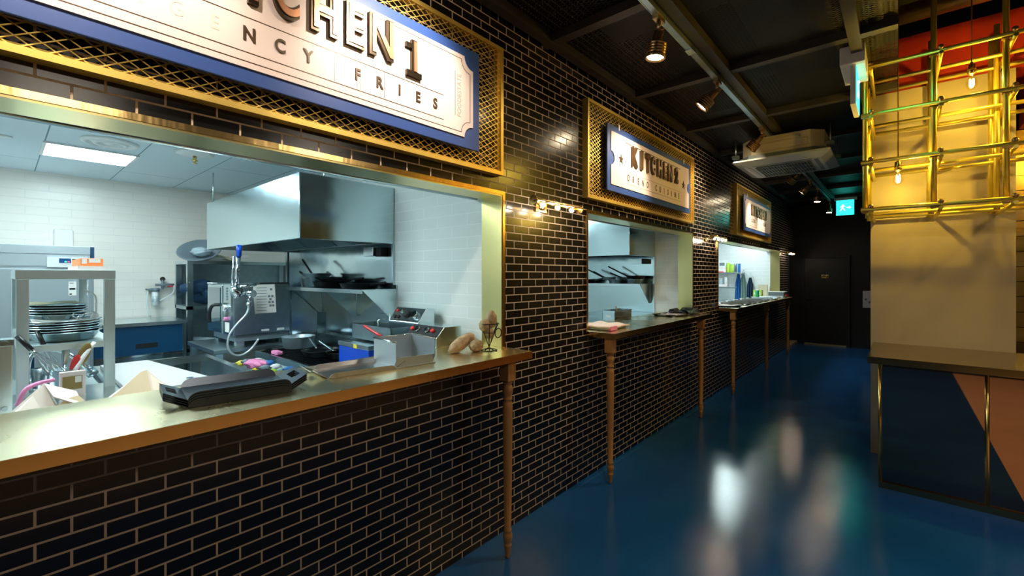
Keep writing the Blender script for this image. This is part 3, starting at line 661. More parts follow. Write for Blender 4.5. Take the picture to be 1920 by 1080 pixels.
def pendant(x, y, z, label):
    t = T('pendant_bulb', label, 'pendant lamp', (x, y, z), 'bare filament bulbs hanging by the column')
    O('cord', B().cyl((x, y, z+0.14), (x, y, 3.78), 0.0035, n=8), 'cord', t)
    O('socket', B().lathe([(0.008, 0.15), (0.010, 0.135), (0.020, 0.13), (0.021, 0.105), (0.024, 0.10), (0.024, 0.07), (0.018, 0.062), (0.0, 0.06)][::-1], (x, y, z), 16), 'brass', t)
    gl = O('glass_bulb', B().lathe([(0.0, -0.045), (0.018, -0.040), (0.029, -0.022), (0.031, 0.0), (0.026, 0.025), (0.017, 0.048), (0.014, 0.064)], (x, y, z), 18), 'bulbglass', t)
    ld = bpy.data.lights.new('bulb_glow', 'POINT'); ld.energy = 26; ld.color = (1.0, 0.70, 0.08); ld.shadow_soft_size = 0.012
    lo = bpy.data.objects.new('bulb_glow', ld); COL.objects.link(lo); lo.parent = t
    O('filament', B().tube([(x-0.008, y, z+0.03), (x-0.010, y, z-0.015), (x-0.003, y+0.004, z+0.02), (x+0.002, y-0.004, z-0.015), (x+0.007, y, z+0.02), (x+0.010, y, z-0.015), (x+0.009, y, z+0.03)], 0.0032), 'filament', gl)
    return t
pendant(0.0, 4.50, 2.285, 'lower bare filament bulb on a long cord inside the pipe cage')
pendant(0.392, 4.50, 2.905, 'upper bare filament bulb on a shorter cord inside the pipe cage')
for k, (x, y) in enumerate(((1.06, 4.5), (2.0, 4.6))): pendant(x, y, 2.6, ('bare filament bulb hanging right of the column, out of frame', 'rightmost bare filament bulb, hanging out of frame')[k])
#KITCHEN1
# ------------------------------------------------------------------ first kitchen
def hood(x0, x1, y0, y1, z0, z1, label):
    t = T('exhaust_hood', label, 'hood', ((x0+x1)/2, (y0+y1)/2, z0))
    w = 0.006
    O('canopy', B().box(x0, x1, y0, y0+w, z0, z1).box(x1-w, x1, y0+w, y1, z0, z1).box(x0, x0+w, y0+w, y1, z0, z1).box(x0+w, x1-w, y0+w, y1, z1-w, z1), 'steel_wavy', t)
    O('rim', B().box(x0+w, x1-w, y0+w, y0+0.03, z0, z0+0.012).box(x1-0.03, x1-w, y0+0.03, y1, z0, z0+0.012).box(x0+w, x0+0.03, y0+0.03, y1, z0, z0+0.012), 'steel', t)
    f = B(); n = int((x1-x0-0.3)/0.45)
    ang = Matrix.Rotation(-0.6, 3, 'X')
    for k in range(n):
        cx = x0+0.15+(k+0.5)*(x1-x0-0.3)/n
        f.obox((cx, (y0+y1)/2+0.05, z0+0.17), ((x1-x0-0.3)/n-0.02, 0.55, 0.02), ang)
    O('grease_filter', f, 'steel_dark', t)
    O('edge_seam', B().cyl((x1, y0, z0), (x1, y0, z1), 0.004), 'steel', t)
    return t
h1 = hood(-4.858, -2.907, 1.265, 1.972, 1.790, 2.215, 'large stainless steel exhaust hood over the stove of the first kitchen')
O('hanging_rod', B().cyl((-4.80, 1.30, 2.2), (-4.80, 1.30, KC), 0.006), 'steel', h1)
O('hanging_bracket', B().tube([(-3.05, 1.50, 2.215), (-3.05, 1.50, 2.30), (-3.3, 1.50, 2.30), (-3.6, 1.50, 2.215)], 0.008), 'chrome', h1)
bs = T('backsplash', 'polished steel backsplash sheet behind the stove of the first kitchen', 'backsplash', (-3.87, 1.976, 0.9))
O('sheet', B().box(-4.83, -2.907, 1.972, 1.98, 0.5, 1.80), 'steel_wavy', bs); O('edge_strip', B().box(-4.84, -4.80, 1.962, 1.972, 0.5, 1.8), 'steel', bs); O('edge_strip', B().box(-2.925, -2.905, 1.964, 1.972, 0.5, 1.8), 'steel', bs)

ob = T('outlet_box', 'grey steel outlet box under the right end of the big hood', 'outlet box', (-3.10, 1.93, 1.68))
O('box', B().box(-3.22, -3.08, 1.90, 1.971, 1.70, 1.77), 'steel', ob, bevel=0.003); O('socket', B().box(-3.075, -3.0, 1.92, 1.971, 1.695, 1.765), 'black', ob)
def wshelf(x0, x1, y0, y1, z, label, br):
    t = T('wall_shelf', label, 'shelf', ((x0+x1)/2, y1, z))
    O('board', B().box(x0, x1, y0, y1, z-0.006, z).box(x0, x1, y0, y0+0.006, z-0.028, z-0.006).box(x0, x1, y1-0.004, y1, z, z+0.03), 'steel', t)
    for x in br: O('bracket', B().prism([(y0+0.01, z-0.007), (y1-0.002, z-0.007), (y1-0.002, z-0.24), (y1-0.03, z-0.24)], lambda a, b_, h: (h, a, b_), x, x+0.004), 'steel', t)
    return t
wshelf(-4.12, -2.87, 1.68, 1.970, 1.446, 'steel wall shelf under the hood of the first kitchen, holding pans', (-4.05, -3.45, -2.876))
def pan(x, y, z, r, h, mt_, ang, label, name='frying_pan', tilt=0, hm='rubber', hl=0.2, cat='pan', group='pans on the kitchen shelves', up=0.35):
    t = T(name, label, cat, (x, y, z), group)
    R = Matrix.Rotation(tilt, 3, 'X')
    O('body', B().lathe([(0, 0.0), (r*0.78, 0.0), (r*0.86, 0.006), (r*0.97, h), (r, h+0.002), (r*0.97, h+0.004), (r*0.93, h-0.002), (r*0.83, 0.008), (0, 0.005)], (0, 0, 0), 28, mtx=R), mt_, t, local=True)
    d = Vector((math.cos(ang), math.sin(ang), up)).normalized(); s_ = R @ Vector((d.x*r*0.95, d.y*r*0.95, h*0.8))
    O('handle', B().tube([s_, s_+d*0.03, s_+d*hl*0.5, s_+d*hl], 0.0095, sub=3), hm, t, local=True)
    return t
pan(-3.92, 1.84, 1.447, 0.125, 0.085, 'steel', PI*1.0, 'deep steel saucepan with black handle at the left of the hood shelf', 'saucepan', cat='saucepan')
pan(-3.80, 1.80, 1.534, 0.12, 0.03, 'steel_dark', PI*0.98, 'shallow pan stacked on the steel saucepan', hl=0.26, up=0.6)
pan(-3.56, 1.80, 1.447, 0.14, 0.045, 'iron', PI*1.0, 'dark iron frying pan in the middle of the hood shelf', hm='iron')
pan(-3.50, 1.83, 1.492, 0.13, 0.03, 'iron', PI*0.05, 'dark frying pan stacked on the iron pan of the hood shelf', hm='iron', up=0.05)
pan(-3.10, 1.80, 1.447, 0.15, 0.04, 'iron', 0.05, 'wide dark frying pan at the right end of the hood shelf', hm='iron', up=0.1, hl=0.18)
# stove
sv = T('gas_range', 'steel gas range with dark burner grates beneath the big hood', 'stove', (-3.5, 1.68, KF))
O('body', B().box(-4.02, -3.05, 1.40, 1.95, KF, 0.90), 'steel_dark', sv); O('front_rim', B().box(-4.02, -3.05, 1.39, 1.41, 0.86, 0.925), 'steel', sv); O('back_rim', B().box(-4.02, -3.05, 1.93, 1.96, 0.90, 1.02), 'steel', sv)
for k, x in enumerate((-3.86, -3.53, -3.22)):
    g = B()
    for q in range(7): g.box(x-0.15+0.045*q, x-0.138+0.045*q, 1.43, 1.92, 0.905, 0.92)
    for y in (1.43, 1.67, 1.905): g.box(x-0.155, x+0.14, y, y+0.012, 0.90, 0.915)
    O('grate', g, 'iron', sv); O('burner', B().lathe([(0.06, 0.885), (0.06, 0.90), (0.03, 0.905), (0, 0.905)], (x, 1.60, 0)), 'iron', sv)
for k in range(4): O('knob', B().cyl((-3.9+0.25*k, 1.40, 0.80), (-3.9+0.25*k, 1.37, 0.80), 0.022), 'rubber', sv)
pan(-3.93, 1.70, 0.921, 0.135, 0.10, 'bin_steel', PI*1.0, 'shiny steel pot standing on the left burner of the range', 'cooking_pot', group='cookware on the range', hl=0.19, up=0.15)
pan(-3.42, 1.66, 0.921, 0.15, 0.045, 'iron', PI*0.95, 'black frying pan on the middle burner of the range', group='cookware on the range', hm='steel')
pan(-3.20, 1.72, 0.921, 0.13, 0.05, 'iron', PI*1.05, 'second black frying pan on the right burner of the range', group='cookware on the range', hm='steel')
tag(O('sponge', B().box(-3.76, -3.64, 1.41, 1.46, 0.925, 0.955), 'pink', bevel=0.01), 'pink sponge lying on the front edge of the range', 'sponge')
# combi oven
ov = T('convection_oven', 'stainless countertop oven with glass door and a notice on its side', 'oven', (-4.39, 1.46, 0.96))
O('cabinet', B().box(-4.684, -4.09, 1.25, 1.70, 1.055, 1.476), 'steel_dark', ov, bevel=0.006)
O('base', B().box(-4.67, -4.11, 1.27, 1.69, 1.0, 1.055), 'grey_plastic', ov)
dr = O('door', B().box(-4.684, -4.29, 1.225, 1.25, 1.06, 1.47), 'steel', ov, bevel=0.005)
O('glass_pane', B().box(-4.65, -4.33, 1.221, 1.2255, 1.09, 1.445), 'glass', dr)
O('handle', B().tube([(-4.35, 1.225, 1.30), (-4.37, 1.18, 1.295), (-4.40, 1.165, 1.24), (-4.42, 1.17, 1.15)], 0.014, sub=4), 'rubber', dr)
O('hinge_cap', B().box(-4.66, -4.50, 1.215, 1.25, 1.476, 1.485), 'white', dr)
cp = O('control_panel', B().box(-4.285, -4.095, 1.232, 1.25, 1.06, 1.47), 'steel', ov)
for k in range(5): O('button', B().cyl((-4.19, 1.232, 1.44-0.022*k), (-4.19, 1.226, 1.44-0.022*k), 0.009), 'grey_plastic', cp)
O('dial', B().cyl((-4.19, 1.232, 1.28), (-4.19, 1.205, 1.28), 0.028), 'chrome', cp); O('dial', B().cyl((-4.19, 1.232, 1.19), (-4.19, 1.21, 1.19), 0.016), 'pink', cp)
O('sticker', B().box(-4.23, -4.14, 1.229, 1.232, 1.08, 1.16), 'paper', cp)
for x in (-4.62, -4.15):
    for y in (1.31, 1.64): O('leg', B().box(x-0.03, x+0.03, y-0.03, y+0.03, 0.962, 1.0), 'steel', ov)
O('vent_cap', B().box(-4.2, -4.1, 1.45, 1.69, 1.476, 1.486), 'black', ov)
nz = T('notice', 'white printed notice sheet taped on the side of the oven', 'notice', (-4.085, 1.48, 1.35))
O('sheet', B().prism([(1.392, 1.468), (1.565, 1.472), (1.578, 1.228), (1.410, 1.225)], lambda a, b_, h: (h, a, b_), -4.088, -4.084), 'paper', nz)
pr = B()
for k in range(9): pr.box(-4.084, -4.0835, 1.42, 1.50, 1.44-0.024*k, 1.444-0.024*k)
for a, b_ in ((1.535, 1.43), (1.52, 1.37), (1.545, 1.37), (1.53, 1.345), (1.522, 1.32), (1.547, 1.32), (1.53, 1.29), (1.552, 1.29)): pr.box(-4.084, -4.0835, a-0.009, a+0.009, b_-0.010, b_+0.008)
O('print', pr, 'grey_plastic', nz)
for y in (1.46, 1.585):
    O('rating_plate', B().box(-4.09, -4.087, y, y+0.06, 1.072, 1.09), 'white', ov)
st = T('oven_stand', 'dark steel stand table carrying the oven', 'table', (-4.4, 1.45, KF))
O('table_top', B().box(-4.80, -4.04, 1.10, 1.80, 0.925, 0.96), 'steel_dark', st, bevel=0.004)
for x in (-4.76, -4.08):
    for y in (1.14, 1.76): O('leg', B().box(x-0.025, x+0.025, y-0.025, y+0.025, KF, 0.925), 'steel', st)
O('lower_shelf', B().box(-4.78, -4.06, 1.12, 1.78, 0.55, 0.57), 'steel', st); O('side_shield', B().box(-4.075, -4.068, 1.705, 1.93, 0.96, 1.41), 'steel', st)
# pre-rinse spray
sp = T('spray_hose', 'hanging pre-rinse spray with blue grip and grey looping hose', 'spray hose', (-3.97, 1.25, 1.4))
O('grip', B().cyl((-3.95, 1.247, 1.79), (-3.95, 1.243, 1.70), 0.019), 'cobalt', sp)
O('riser', B().cyl((-3.95, 1.243, 1.70), (-3.95, 1.225, 1.47), 0.016), 'chrome', sp); O('thin_rod', B().cyl((-3.95, 1.21, 1.70), (-3.95, 1.195, 1.47), 0.007), 'chrome', sp)
O('spray_head', B().lathe([(0.0, 0.05), (0.025, 0.05), (0.04, 0.02), (0.05, -0.02), (0.045, -0.045), (0.0, -0.05)], (-3.95, 1.225, 1.425), 16, mtx=Matrix.Rotation(0.5, 3, 'X')).cyl((-3.95, 1.25, 1.455), (-3.95, 1.37, 1.475), 0.013), 'chrome', sp)
O('valve', B().cyl((-3.99, 1.32, 1.40), (-3.93, 1.345, 1.40), 0.03).cyl((-3.95, 1.33, 1.40), (-3.95, 1.318, 1.32), 0.016).ball((-3.95, 1.318, 1.315), 0.024), 'chrome', sp)
O('hose', B().tube([(-3.95, 1.318, 1.31), (-3.95, 1.30, 1.24), (-3.95, 1.23, 1.16), (-3.95, 1.178, 1.08), (-3.95, 1.168, 0.99), (-3.95, 1.20, 0.93), (-3.95, 1.26, 0.912), (-3.95, 1.33, 0.95), (-3.95, 1.39, 1.03)], 0.0085, sub=5), 'hose', sp)
# tub of cleaning things
tu = T('dish_tub', 'clear grey tub of cleaning things in front of the range', 'tub', (-3.35, 1.2, 0.62))
O('tub', B().box(-3.72, -2.98, 1.05, 1.06, 0.72, 0.90).box(-3.72, -2.98, 1.33, 1.34, 0.72, 0.90).box(-3.72, -3.71, 1.06, 1.33, 0.72, 0.90).box(-2.99, -2.98, 1.06, 1.33, 0.72, 0.90).box(-3.72, -2.98, 1.05, 1.34, 0.70, 0.72), 'plasticbag', tu)
O('rest', B().box(-3.72, -2.98, 1.04, 1.35, KF, 0.70), 'steel_dark', tu)
tag(O('rubber_glove', B().ball((-3.42, 1.18, 0.925), (0.10, 0.06, 0.035), wob=.25).ball((-3.32, 1.16, 0.935), (0.06, 0.02, 0.02)).ball((-3.33, 1.20, 0.94), (0.06, 0.018, 0.02)), 'pink'), 'pink rubber glove on top of the cleaning tub', 'glove')
cl = B()
random.seed(3)
kinds = ['yellow', 'white', 'grey_plastic', 'sageapron', 'lime', 'blueprint']
cnames = {'yellow': 'yellow and black', 'white': 'white', 'grey_plastic': 'grey', 'sageapron': 'pale green', 'lime': 'lime', 'blueprint': 'blue'}
for k in range(12):
    x = -3.66+0.055*k; y = 1.17+0.09*(k % 2); mk = kinds[k % 6]
    tag(O('scouring_pad', B().ball((x, y, 0.90+0.012*(k % 3)), (0.030, 0.036, 0.022), wob=0.3), mk), '%s crumpled scouring pad, %s side of the cleaning tub' % (cnames[mk], 'left' if k < 6 else 'right'), 'scouring pad', 'scouring pads in the tub')
tag(O('plastic_bag', B().ball((-4.25, 1.02, 0.66), (0.14, 0.08, 0.11), wob=.2), 'plasticbag'), 'clear plastic bag on the low shelf left of the tub', 'bag')
# tall shelf unit
su = T('shelf_unit', 'tall steel shelf unit against the back wall behind the oven', 'shelf unit', (-5.7, 1.6, KF))
for z in (1.70, 1.232, 0.80, 0.4):
    O('shelf', B().box(-5.94, -5.45, 1.25, 2.36, z-0.035, z), 'steel_dark' if z < 1.6 else 'steel', su)
for x in (-5.915, -5.475):
    for y in (1.275, 2.335): O('post', B().box(x-0.025, x+0.025, y-0.025, y+0.025, KF, 1.665), 'steel', su)
O('back_sheet', B().box(-5.94, -5.93, 1.25, 2.36, 0.8, 1.68), 'steel_dark', su)
bw = T('large_bowl', 'dark wide bowl tilted on top of the tall shelf unit', 'bowl', (-5.62, 1.36, 1.70))
Rb = Matrix.Rotation(0.35, 3, 'X') @ Matrix.Rotation(0.55, 3, 'Y')
O('bowl', B().lathe([(0.0, -0.07), (0.10, -0.06), (0.17, -0.01), (0.20, 0.02), (0.19, 0.022), (0.16, -0.002), (0.0, -0.055)], (-5.55, 1.38, 1.80), 28, mtx=Rb), 'grey_plastic', bw)
tag(O('clear_wrap', B().ball((-5.50, 1.38, 1.795), (0.10, 0.09, 0.05), 20, 12, wob=.15), 'plasticbag'), 'crumpled clear wrap lying in the tilted dark bowl', 'wrap')
for k, (y, m_, r_, n_) in enumerate(((1.50, 'paper', 0.2, 'white'), (1.62, 'kraft', -0.2, 'tan'), (1.73, 'ticket', 0.1, 'pinkish'))):
    tag(O('folded_bag', B().obox((-5.56, y, 1.722+0.012*k), (0.16, 0.2, 0.035), Matrix.Rotation(r_, 3, 'X')), m_, bevel=0.008), '%s folded bag on top of the tall shelf unit beside the bowl' % n_, 'bag')
def heap(name, c, r, m_, label, cat, n=5, seed=1):
    random.seed(seed); b = B()
    for k in range(n): b.ball((c[0]+random.uniform(-.3, .3)*r[0], c[1]+random.uniform(-.45, .45)*r[1], c[2]+r[2]*(0.45+0.9*k/n)), (r[0]*0.75, r[1]*0.7, r[2]*0.42), 18, 10, Matrix.Rotation(random.uniform(-.3, .3), 3, 'X'), wob=0.12)
    return tag(O(name, b, m_), label, cat)
heap('folded_aprons', (-5.62, 1.42, 1.235), (0.14, 0.18, 0.165), 'navy_cloth', 'heap of folded navy cloths on the middle of the tall shelf unit', 'cloth', 6)
heap('packed_plastic', (-5.58, 1.46, 0.80), (0.15, 0.2, 0.06), 'plasticbag', 'crinkled clear plastic packets on the lower board of the tall shelf unit', 'packaging', 5, 4)
# under-counter fridge with blue drawer
bf = T('undercounter_fridge', 'steel topped under-counter fridge with a blue front by the back wall', 'fridge', (-5.6, 0.9, KF))
O('worktop', B().box(-5.93, -5.28, 0.50, 1.21, 1.08, 1.11), 'steel', bf); O('body', B().box(-5.92, -5.31, 0.50, 1.20, 0.25, 1.08), 'steel_dark', bf)
O('drawer_front', B().box(-5.31, -5.295, 0.51, 1.175, 0.815, 1.075), 'bluepanel', bf); O('drawer_grip', B().box(-5.295, -5.292, 0.82, 0.98, 0.875, 0.915), 'black', bf)
O('trim', B().box(-5.31, -5.288, 0.51, 1.18, 0.795, 0.812), 'chrome', bf); O('corner_post', B().box(-5.31, -5.288, 1.18, 1.205, 0.25, 1.08), 'steel', bf)
O('lower_door', B().box(-5.31, -5.295, 0.51, 1.175, 0.3, 0.79), 'steel_wavy', bf)
for x in (-5.85, -5.36):
    for y in (0.56, 1.14): O('leg', B().cyl((x, y, KF), (x, y, 0.25), 0.02), 'steel', bf)
# water filter
wf = T('water_filter', 'wall water filter with gauge and white tubes above the blue fridge', 'water filter', (-5.90, 1.1, 1.3))
O('cartridge', B().cyl((-5.87, 1.068, 1.235), (-5.87, 1.068, 1.38), 0.030), 'white', wf); O('label_band', B().cyl((-5.87, 1.068, 1.27), (-5.87, 1.068, 1.33), 0.031), 'hose', wf)
O('head', B().cyl((-5.87, 1.068, 1.38), (-5.87, 1.068, 1.415), 0.036).box(-5.95, -5.86, 1.0, 1.11, 1.395, 1.41), 'grey_plastic', wf)
O('manifold', B().cyl((-5.88, 1.07, 1.45), (-5.88, 1.23, 1.45), 0.012).cyl((-5.88, 1.13, 1.40), (-5.88, 1.13, 1.50), 0.012).box(-5.95, -5.87, 1.12, 1.2, 1.44, 1.46), 'grey_plastic', wf)
O('gauge', B().cyl((-5.90, 1.13, 1.51), (-5.87, 1.13, 1.51), 0.024), 'chrome', wf); O('red_handle', B().box(-5.87, -5.86, 1.17, 1.22, 1.425, 1.437), 'redp', wf)
O('tube', B().tube([(-5.88, 1.01, 1.40), (-5.88, 1.0, 1.25), (-5.88, 1.03, 1.12)], 0.007, sub=4).tube([(-5.88, 1.23, 1.44), (-5.88, 1.22, 1.36), (-5.88, 1.11, 1.28)], 0.007, sub=4), 'white', wf)
# big fridge
fr = T('upright_fridge', 'large upright pale steel fridge at the back left of the first kitchen', 'fridge', (-5.4, -0.2, KF))
M['fridge'] = mat('pale_fridge_steel', (0.66, 0.72, 0.76), 0.3, 0.75)
O('body', B().box(-5.90, -4.915, -0.95, 0.50, 0.22, 1.78), 'fridge', fr, bevel=0.01)
O('fascia', B().box(-4.915, -4.90, -0.95, 0.475, 1.715, 1.775), 'fridge', fr); O('fascia', B().box(-4.915, -4.902, -0.95, 0.475, 1.62, 1.71), 'fridge', fr)
O('hinge_strip', B().box(-4.915, -4.89, 0.478, 0.50, 1.64, 1.775), 'bluepanel', fr)
for y0, y1 in ((-0.22, 0.475), (-0.93, -0.24)):
    dd = O('door', B().box(-4.915, -4.895, y0, y1, 1.0, 1.60), 'fridge', fr, bevel=0.004)
    O('handle', B().box(-4.895, -4.87, y0+0.06, y0+0.10, 1.1, 1.34), 'bluepanel', dd)
    O('door', B().box(-4.915, -4.895, y0, y1, 0.28, 0.98), 'fridge', fr, bevel=0.004)
dp = O('display', B().box(-4.90, -4.88, 0.236, 0.46, 1.612, 1.69), 'white', fr)
O('display_window', B().box(-4.88, -4.878, 0.30, 0.365, 1.645, 1.68), 'display', dp); O('green_light', B().box(-4.878, -4.876, 0.33, 0.342, 1.65, 1.658), 'led', dp); O('red_light', B().box(-4.878, -4.876, 0.346, 0.358, 1.65, 1.658), 'reddot', dp); O('button', B().box(-4.88, -4.877, 0.372, 0.392, 1.648, 1.676), 'rubber', dp)
for y in (0.375, 0.44): O('energy_sticker', B().box(-4.895, -4.893, y-0.022, y+0.022, 1.39, 1.50), 'paper', fr)
O('sticker_print', B().box(-4.893, -4.8925, 0.358, 0.39, 1.435, 1.45).box(-4.893, -4.8925, 0.358, 0.372, 1.397, 1.407).box(-4.893, -4.8925, 0.36, 0.38, 1.485, 1.49), 'black', fr)
for x in (-5.8, -5.0):
    for y in (-0.9, 0.45): O('leg', B().cyl((x, y, KF), (x, y, 0.22), 0.02), 'steel', fr)
tag(O('wall_router', B().box(-5.948, -5.92, 0.33, 0.46, 1.78, 1.98), 'white', bevel=0.008), 'small white box on the back wall just above the big fridge', 'wall box')
# overshelf rack
rk = T('dish_rack', 'square tube steel rack standing behind the left part of the counter', 'rack', (-3.55, 0.22, KF))
ZT = 1.575
for x, r in ((-3.0, 0), (-4.1, 0)):
    for y in (0.068, 0.362): O('post', B().box(x-0.02, x+0.02, y-0.02, y+0.02, KF, ZT-0.045), 'rack', rk, bevel=0.002)
O('top_board', B().box(-4.12, -2.98, 0.045, 0.384, ZT-0.045, ZT), 'rack', rk, bevel=0.002)
O('shelf', B().box(-4.10, -2.985, 0.05, 0.38, 1.195, 1.225), 'rack', rk)
O('shelf', B().box(-4.12, -2.98, 0.045, 0.384, 0.88, 0.91), 'rack', rk)
ox = T('tissue_box', 'orange and white tissue box lying on top of the steel rack', 'box', (-3.1, 0.33, ZT))
O('lower_sheet', B().box(-3.5, -3.02, 0.25, 0.36, ZT, ZT+0.02), 'ticket', ox); O('carton', B().box(-3.45, -3.05, 0.262, 0.345, ZT+0.02, ZT+0.058), 'orange', ox); O('white_panel', B().box(-3.052, -3.048, 0.266, 0.285, ZT+0.032, ZT+0.056).box(-3.052, -3.048, 0.292, 0.335, ZT+0.038, ZT+0.056).box(-3.44, -3.06, 0.27, 0.335, ZT+0.0575, ZT+0.0605), 'white', ox)
def plate(z, r, x, y, label, m_='steel', tilt=0):
    R = Matrix.Rotation(tilt, 3, 'X')
    return tag(O('steel_dish', B().lathe([(0, 0), (r*0.72, 0), (r*0.80, 0.005), (r*0.97, 0.040), (r*1.03, 0.043), (r*1.03, 0.046), (r*0.95, 0.043), (r*0.78, 0.009), (0, 0.004)], (x, y, z), 28, mtx=R), m_), label, 'dish', 'steel dishes stacked on the rack')
words = ['lowest', 'second lowest', 'third from the bottom', 'fourth from the bottom', 'fifth from the bottom', 'sixth from the bottom']
for k in range(6): plate(1.226+0.0115*k, 0.135, -3.16, 0.215, 'steel dish in the front stack on the rack shelf, %s' % words[k], tilt=0.02*(k % 2))
for k in range(5): plate(1.300+0.013*k, 0.125, -3.38, 0.19, 'steel dish in the rear, higher stack on the rack shelf, %s' % words[k], 'steel_dark' if k % 2 else 'steel', tilt=-0.03)
tag(O('rack_riser', B().box(-3.50, -3.26, 0.08, 0.30, 1.226, 1.298), 'steel_dark'), 'low steel box under the rear stack of dishes on the rack', 'box')
def wav(a, s_): return lambda x, y: a+0.006*math.sin(30*x+s_)*math.cos(26*y)
tag(O('parchment_sheet', B().sheet(-3.30, -3.04, 0.10, 0.33, lambda x, y: 1.315+0.35*(abs(y-0.22))**1.5+0.004*math.sin(60*x)), 'paper'), 'white liner sheet lying in the front stack of steel dishes', 'paper')
tag(O('parchment_sheet', B().sheet(-3.48, -3.26, 0.09, 0.28, wav(1.405, 0)), 'kraft'), 'tan liner sheet lying on the rear stack of steel dishes', 'paper')
wk = T("plug_cable", 'white plug and looping wires hanging at the right of the dish stacks', 'cable', (-3.2, 0.33, 1.33))
O('cable', B().tube([(-3.3, 0.30, 1.47), (-3.25, 0.335, 1.44), (-3.2, 0.335, 1.38), (-3.15, 0.325, 1.34)], 0.004, sub=4), 'white', wk); O('plug', B().ball((-3.13, 0.322, 1.33), (0.02, 0.018, 0.03)), 'white', wk)
O('wire_loop', B().tube([(-3.2+0.0*math.cos(a), 0.29+0.045*math.cos(a), 1.345+0.02*math.sin(a)) for a in [2*PI*k/14 for k in range(15)]], 0.0025).tube([(-3.18, 0.30+0.04*math.cos(a), 1.325+0.025*math.sin(a)) for a in [2*PI*k/14 for k in range(15)]], 0.0025), 'chrome', wk)

# near post on the left edge
ps = T('steel_stand', 'worn pale steel upright at the far left edge behind the counter', 'stand', (-2.5, 0.01, KF))
O('upright', B().box(-2.56, -2.50, -0.03, 0.032, KF, 1.31), 'rack', ps, bevel=0.003); O('cap', B().box(-2.565, -2.495, -0.034, 0.036, 1.285, 1.312), 'steel_dark', ps, bevel=0.003)
O('bolt', B().cyl((-2.50, 0.012, 1.055), (-2.49, 0.012, 1.055), 0.008), 'steel_dark', ps); O('bolt', B().cyl((-2.495, 0.012, 1.298), (-2.488, 0.012, 1.298), 0.010), 'steel_dark', ps)
tag(O('dark_board', B().box(-4.6, -4.58, 0.06, 0.16, KF, 1.30), 'bluepanel', bevel=0.01), 'upright dark blue board behind the left post of the rack', 'board')
# sink, faucet, utensils
sk = T('sink_unit', 'steel sink unit with pale cutting board behind the serving counter', 'sink', (-3.3, 0.6, KF))
O('basin_rim', B().box(-4.0, -2.75, 0.40, 0.44, 0.90, 0.95).box(-4.0, -2.75, 1.0, 1.04, 0.90, 0.95).box(-4.0, -3.96, 0.44, 1.0, 0.90, 0.95).box(-2.79, -2.75, 0.44, 1.0, 0.90, 0.95), 'steel', sk)
O('basin', B().box(-3.96, -2.79, 0.44, 1.0, 0.70, 0.72).box(-4.0, -2.75, 0.42, 0.44, 0.6, 0.90).box(-4.0, -2.75, 1.0, 1.02, 0.6, 0.90), 'steel', sk)
for x in (-3.97, -2.78):
    for y in (0.43, 1.01): O('leg', B().box(x-0.02, x+0.02, y-0.02, y+0.02, KF, 0.62), 'steel', sk)
M['boardmat'] = mat('cutting_board_plastic', (0.58, 0.54, 0.53), 0.5)
cb = T('cutting_board', 'large white cutting board laid across the sink unit', 'cutting board', (-3.3, 0.6, 0.95))
O('board', B().prism([(-3.85, 0.42), (-2.85, 0.42), (-2.85, 0.80), (-3.85, 0.66)], lambda a, b_, h: (a, b_, h), 0.951, 0.975), 'boardmat', cb, bevel=0.004); O('grip_hole', B().cyl((-3.0, 0.70, 0.975), (-3.0, 0.70, 0.9765), 0.018), 'bluepanel', cb)
gf = T('gooseneck_faucet', 'chrome gooseneck faucet arching behind the utensil pot', 'faucet', (-3.6, 0.11, 0.9))
O('spout', B().tube([(-3.6, 0.10, 0.92), (-3.6, 0.105, 1.07), (-3.6, 0.13, 1.12), (-3.6, 0.18, 1.136), (-3.6, 0.25, 1.105), (-3.6, 0.31, 1.04), (-3.6, 0.345, 0.99)], 0.011, sub=5), 'chrome', gf)
O('nozzle', B().cyl((-3.6, 0.335, 1.01), (-3.6, 0.355, 0.985), 0.016).cyl((-3.6, 0.35, 0.985), (-3.6, 0.365, 0.96), 0.028), 'steel_dark', gf); O('base', B().cyl((-3.6, 0.10, 0.91), (-3.6, 0.10, 0.99), 0.022), 'chrome', gf)
up = T('utensil_pot', 'steel cylinder pot holding whisks and spatulas', 'utensil pot', (-2.9, 0.20, 0.9), None)
O('pot', B().lathe([(0.0, 0.91), (0.048, 0.91), (0.050, 1.112), (0.053, 1.115), (0.047, 1.112), (0.045, 0.915), (0.0, 0.915)], (-2.92, 0.19, 0), 20), 'steel_dark', up)
tg = T('label_card', 'cream food packet with brown label beside the utensil pot', 'packet', (-2.83, 0.23, 1.0))
O('packet', B().box(-2.86, -2.84, 0.175, 0.262, 0.98, 1.112), 'ticket', tg, bevel=0.004); O('label_print', B().box(-2.84, -2.8385, 0.185, 0.25, 1.03, 1.09), 'bamboo', tg); O('label_box', B().box(-2.8385, -2.8378, 0.226, 0.247, 1.06, 1.088), 'paper', tg)
def whisk(p, d, label):
    t = T('whisk', label, 'whisk', p, 'utensils in the steel pot'); p = Vector(p); d = Vector(d).normalized(); a = d.orthogonal().normalized(); bb = d.cross(a)
    O('handle', B().cyl(p+d*0.19, p+d*0.27, 0.010), 'rubber', t); w = B()
    for k in range(4):
        an = PI*k/4; s_ = a*math.cos(an)+bb*math.sin(an)
        w.tube([p+d*0.19, p+d*0.13+s_*0.016, p+d*0.05+s_*0.030, p+d*0.01+s_*0.018, p, p+d*0.01-s_*0.018, p+d*0.05-s_*0.030, p+d*0.13-s_*0.016, p+d*0.19], 0.0018, 6, sub=3)
    O('wires', w, 'chrome', t)
whisk((-2.90, 0.20, 1.06), (-0.1, -0.42, 0.62), 'wire whisk leaning left in the utensil pot, black handle up')
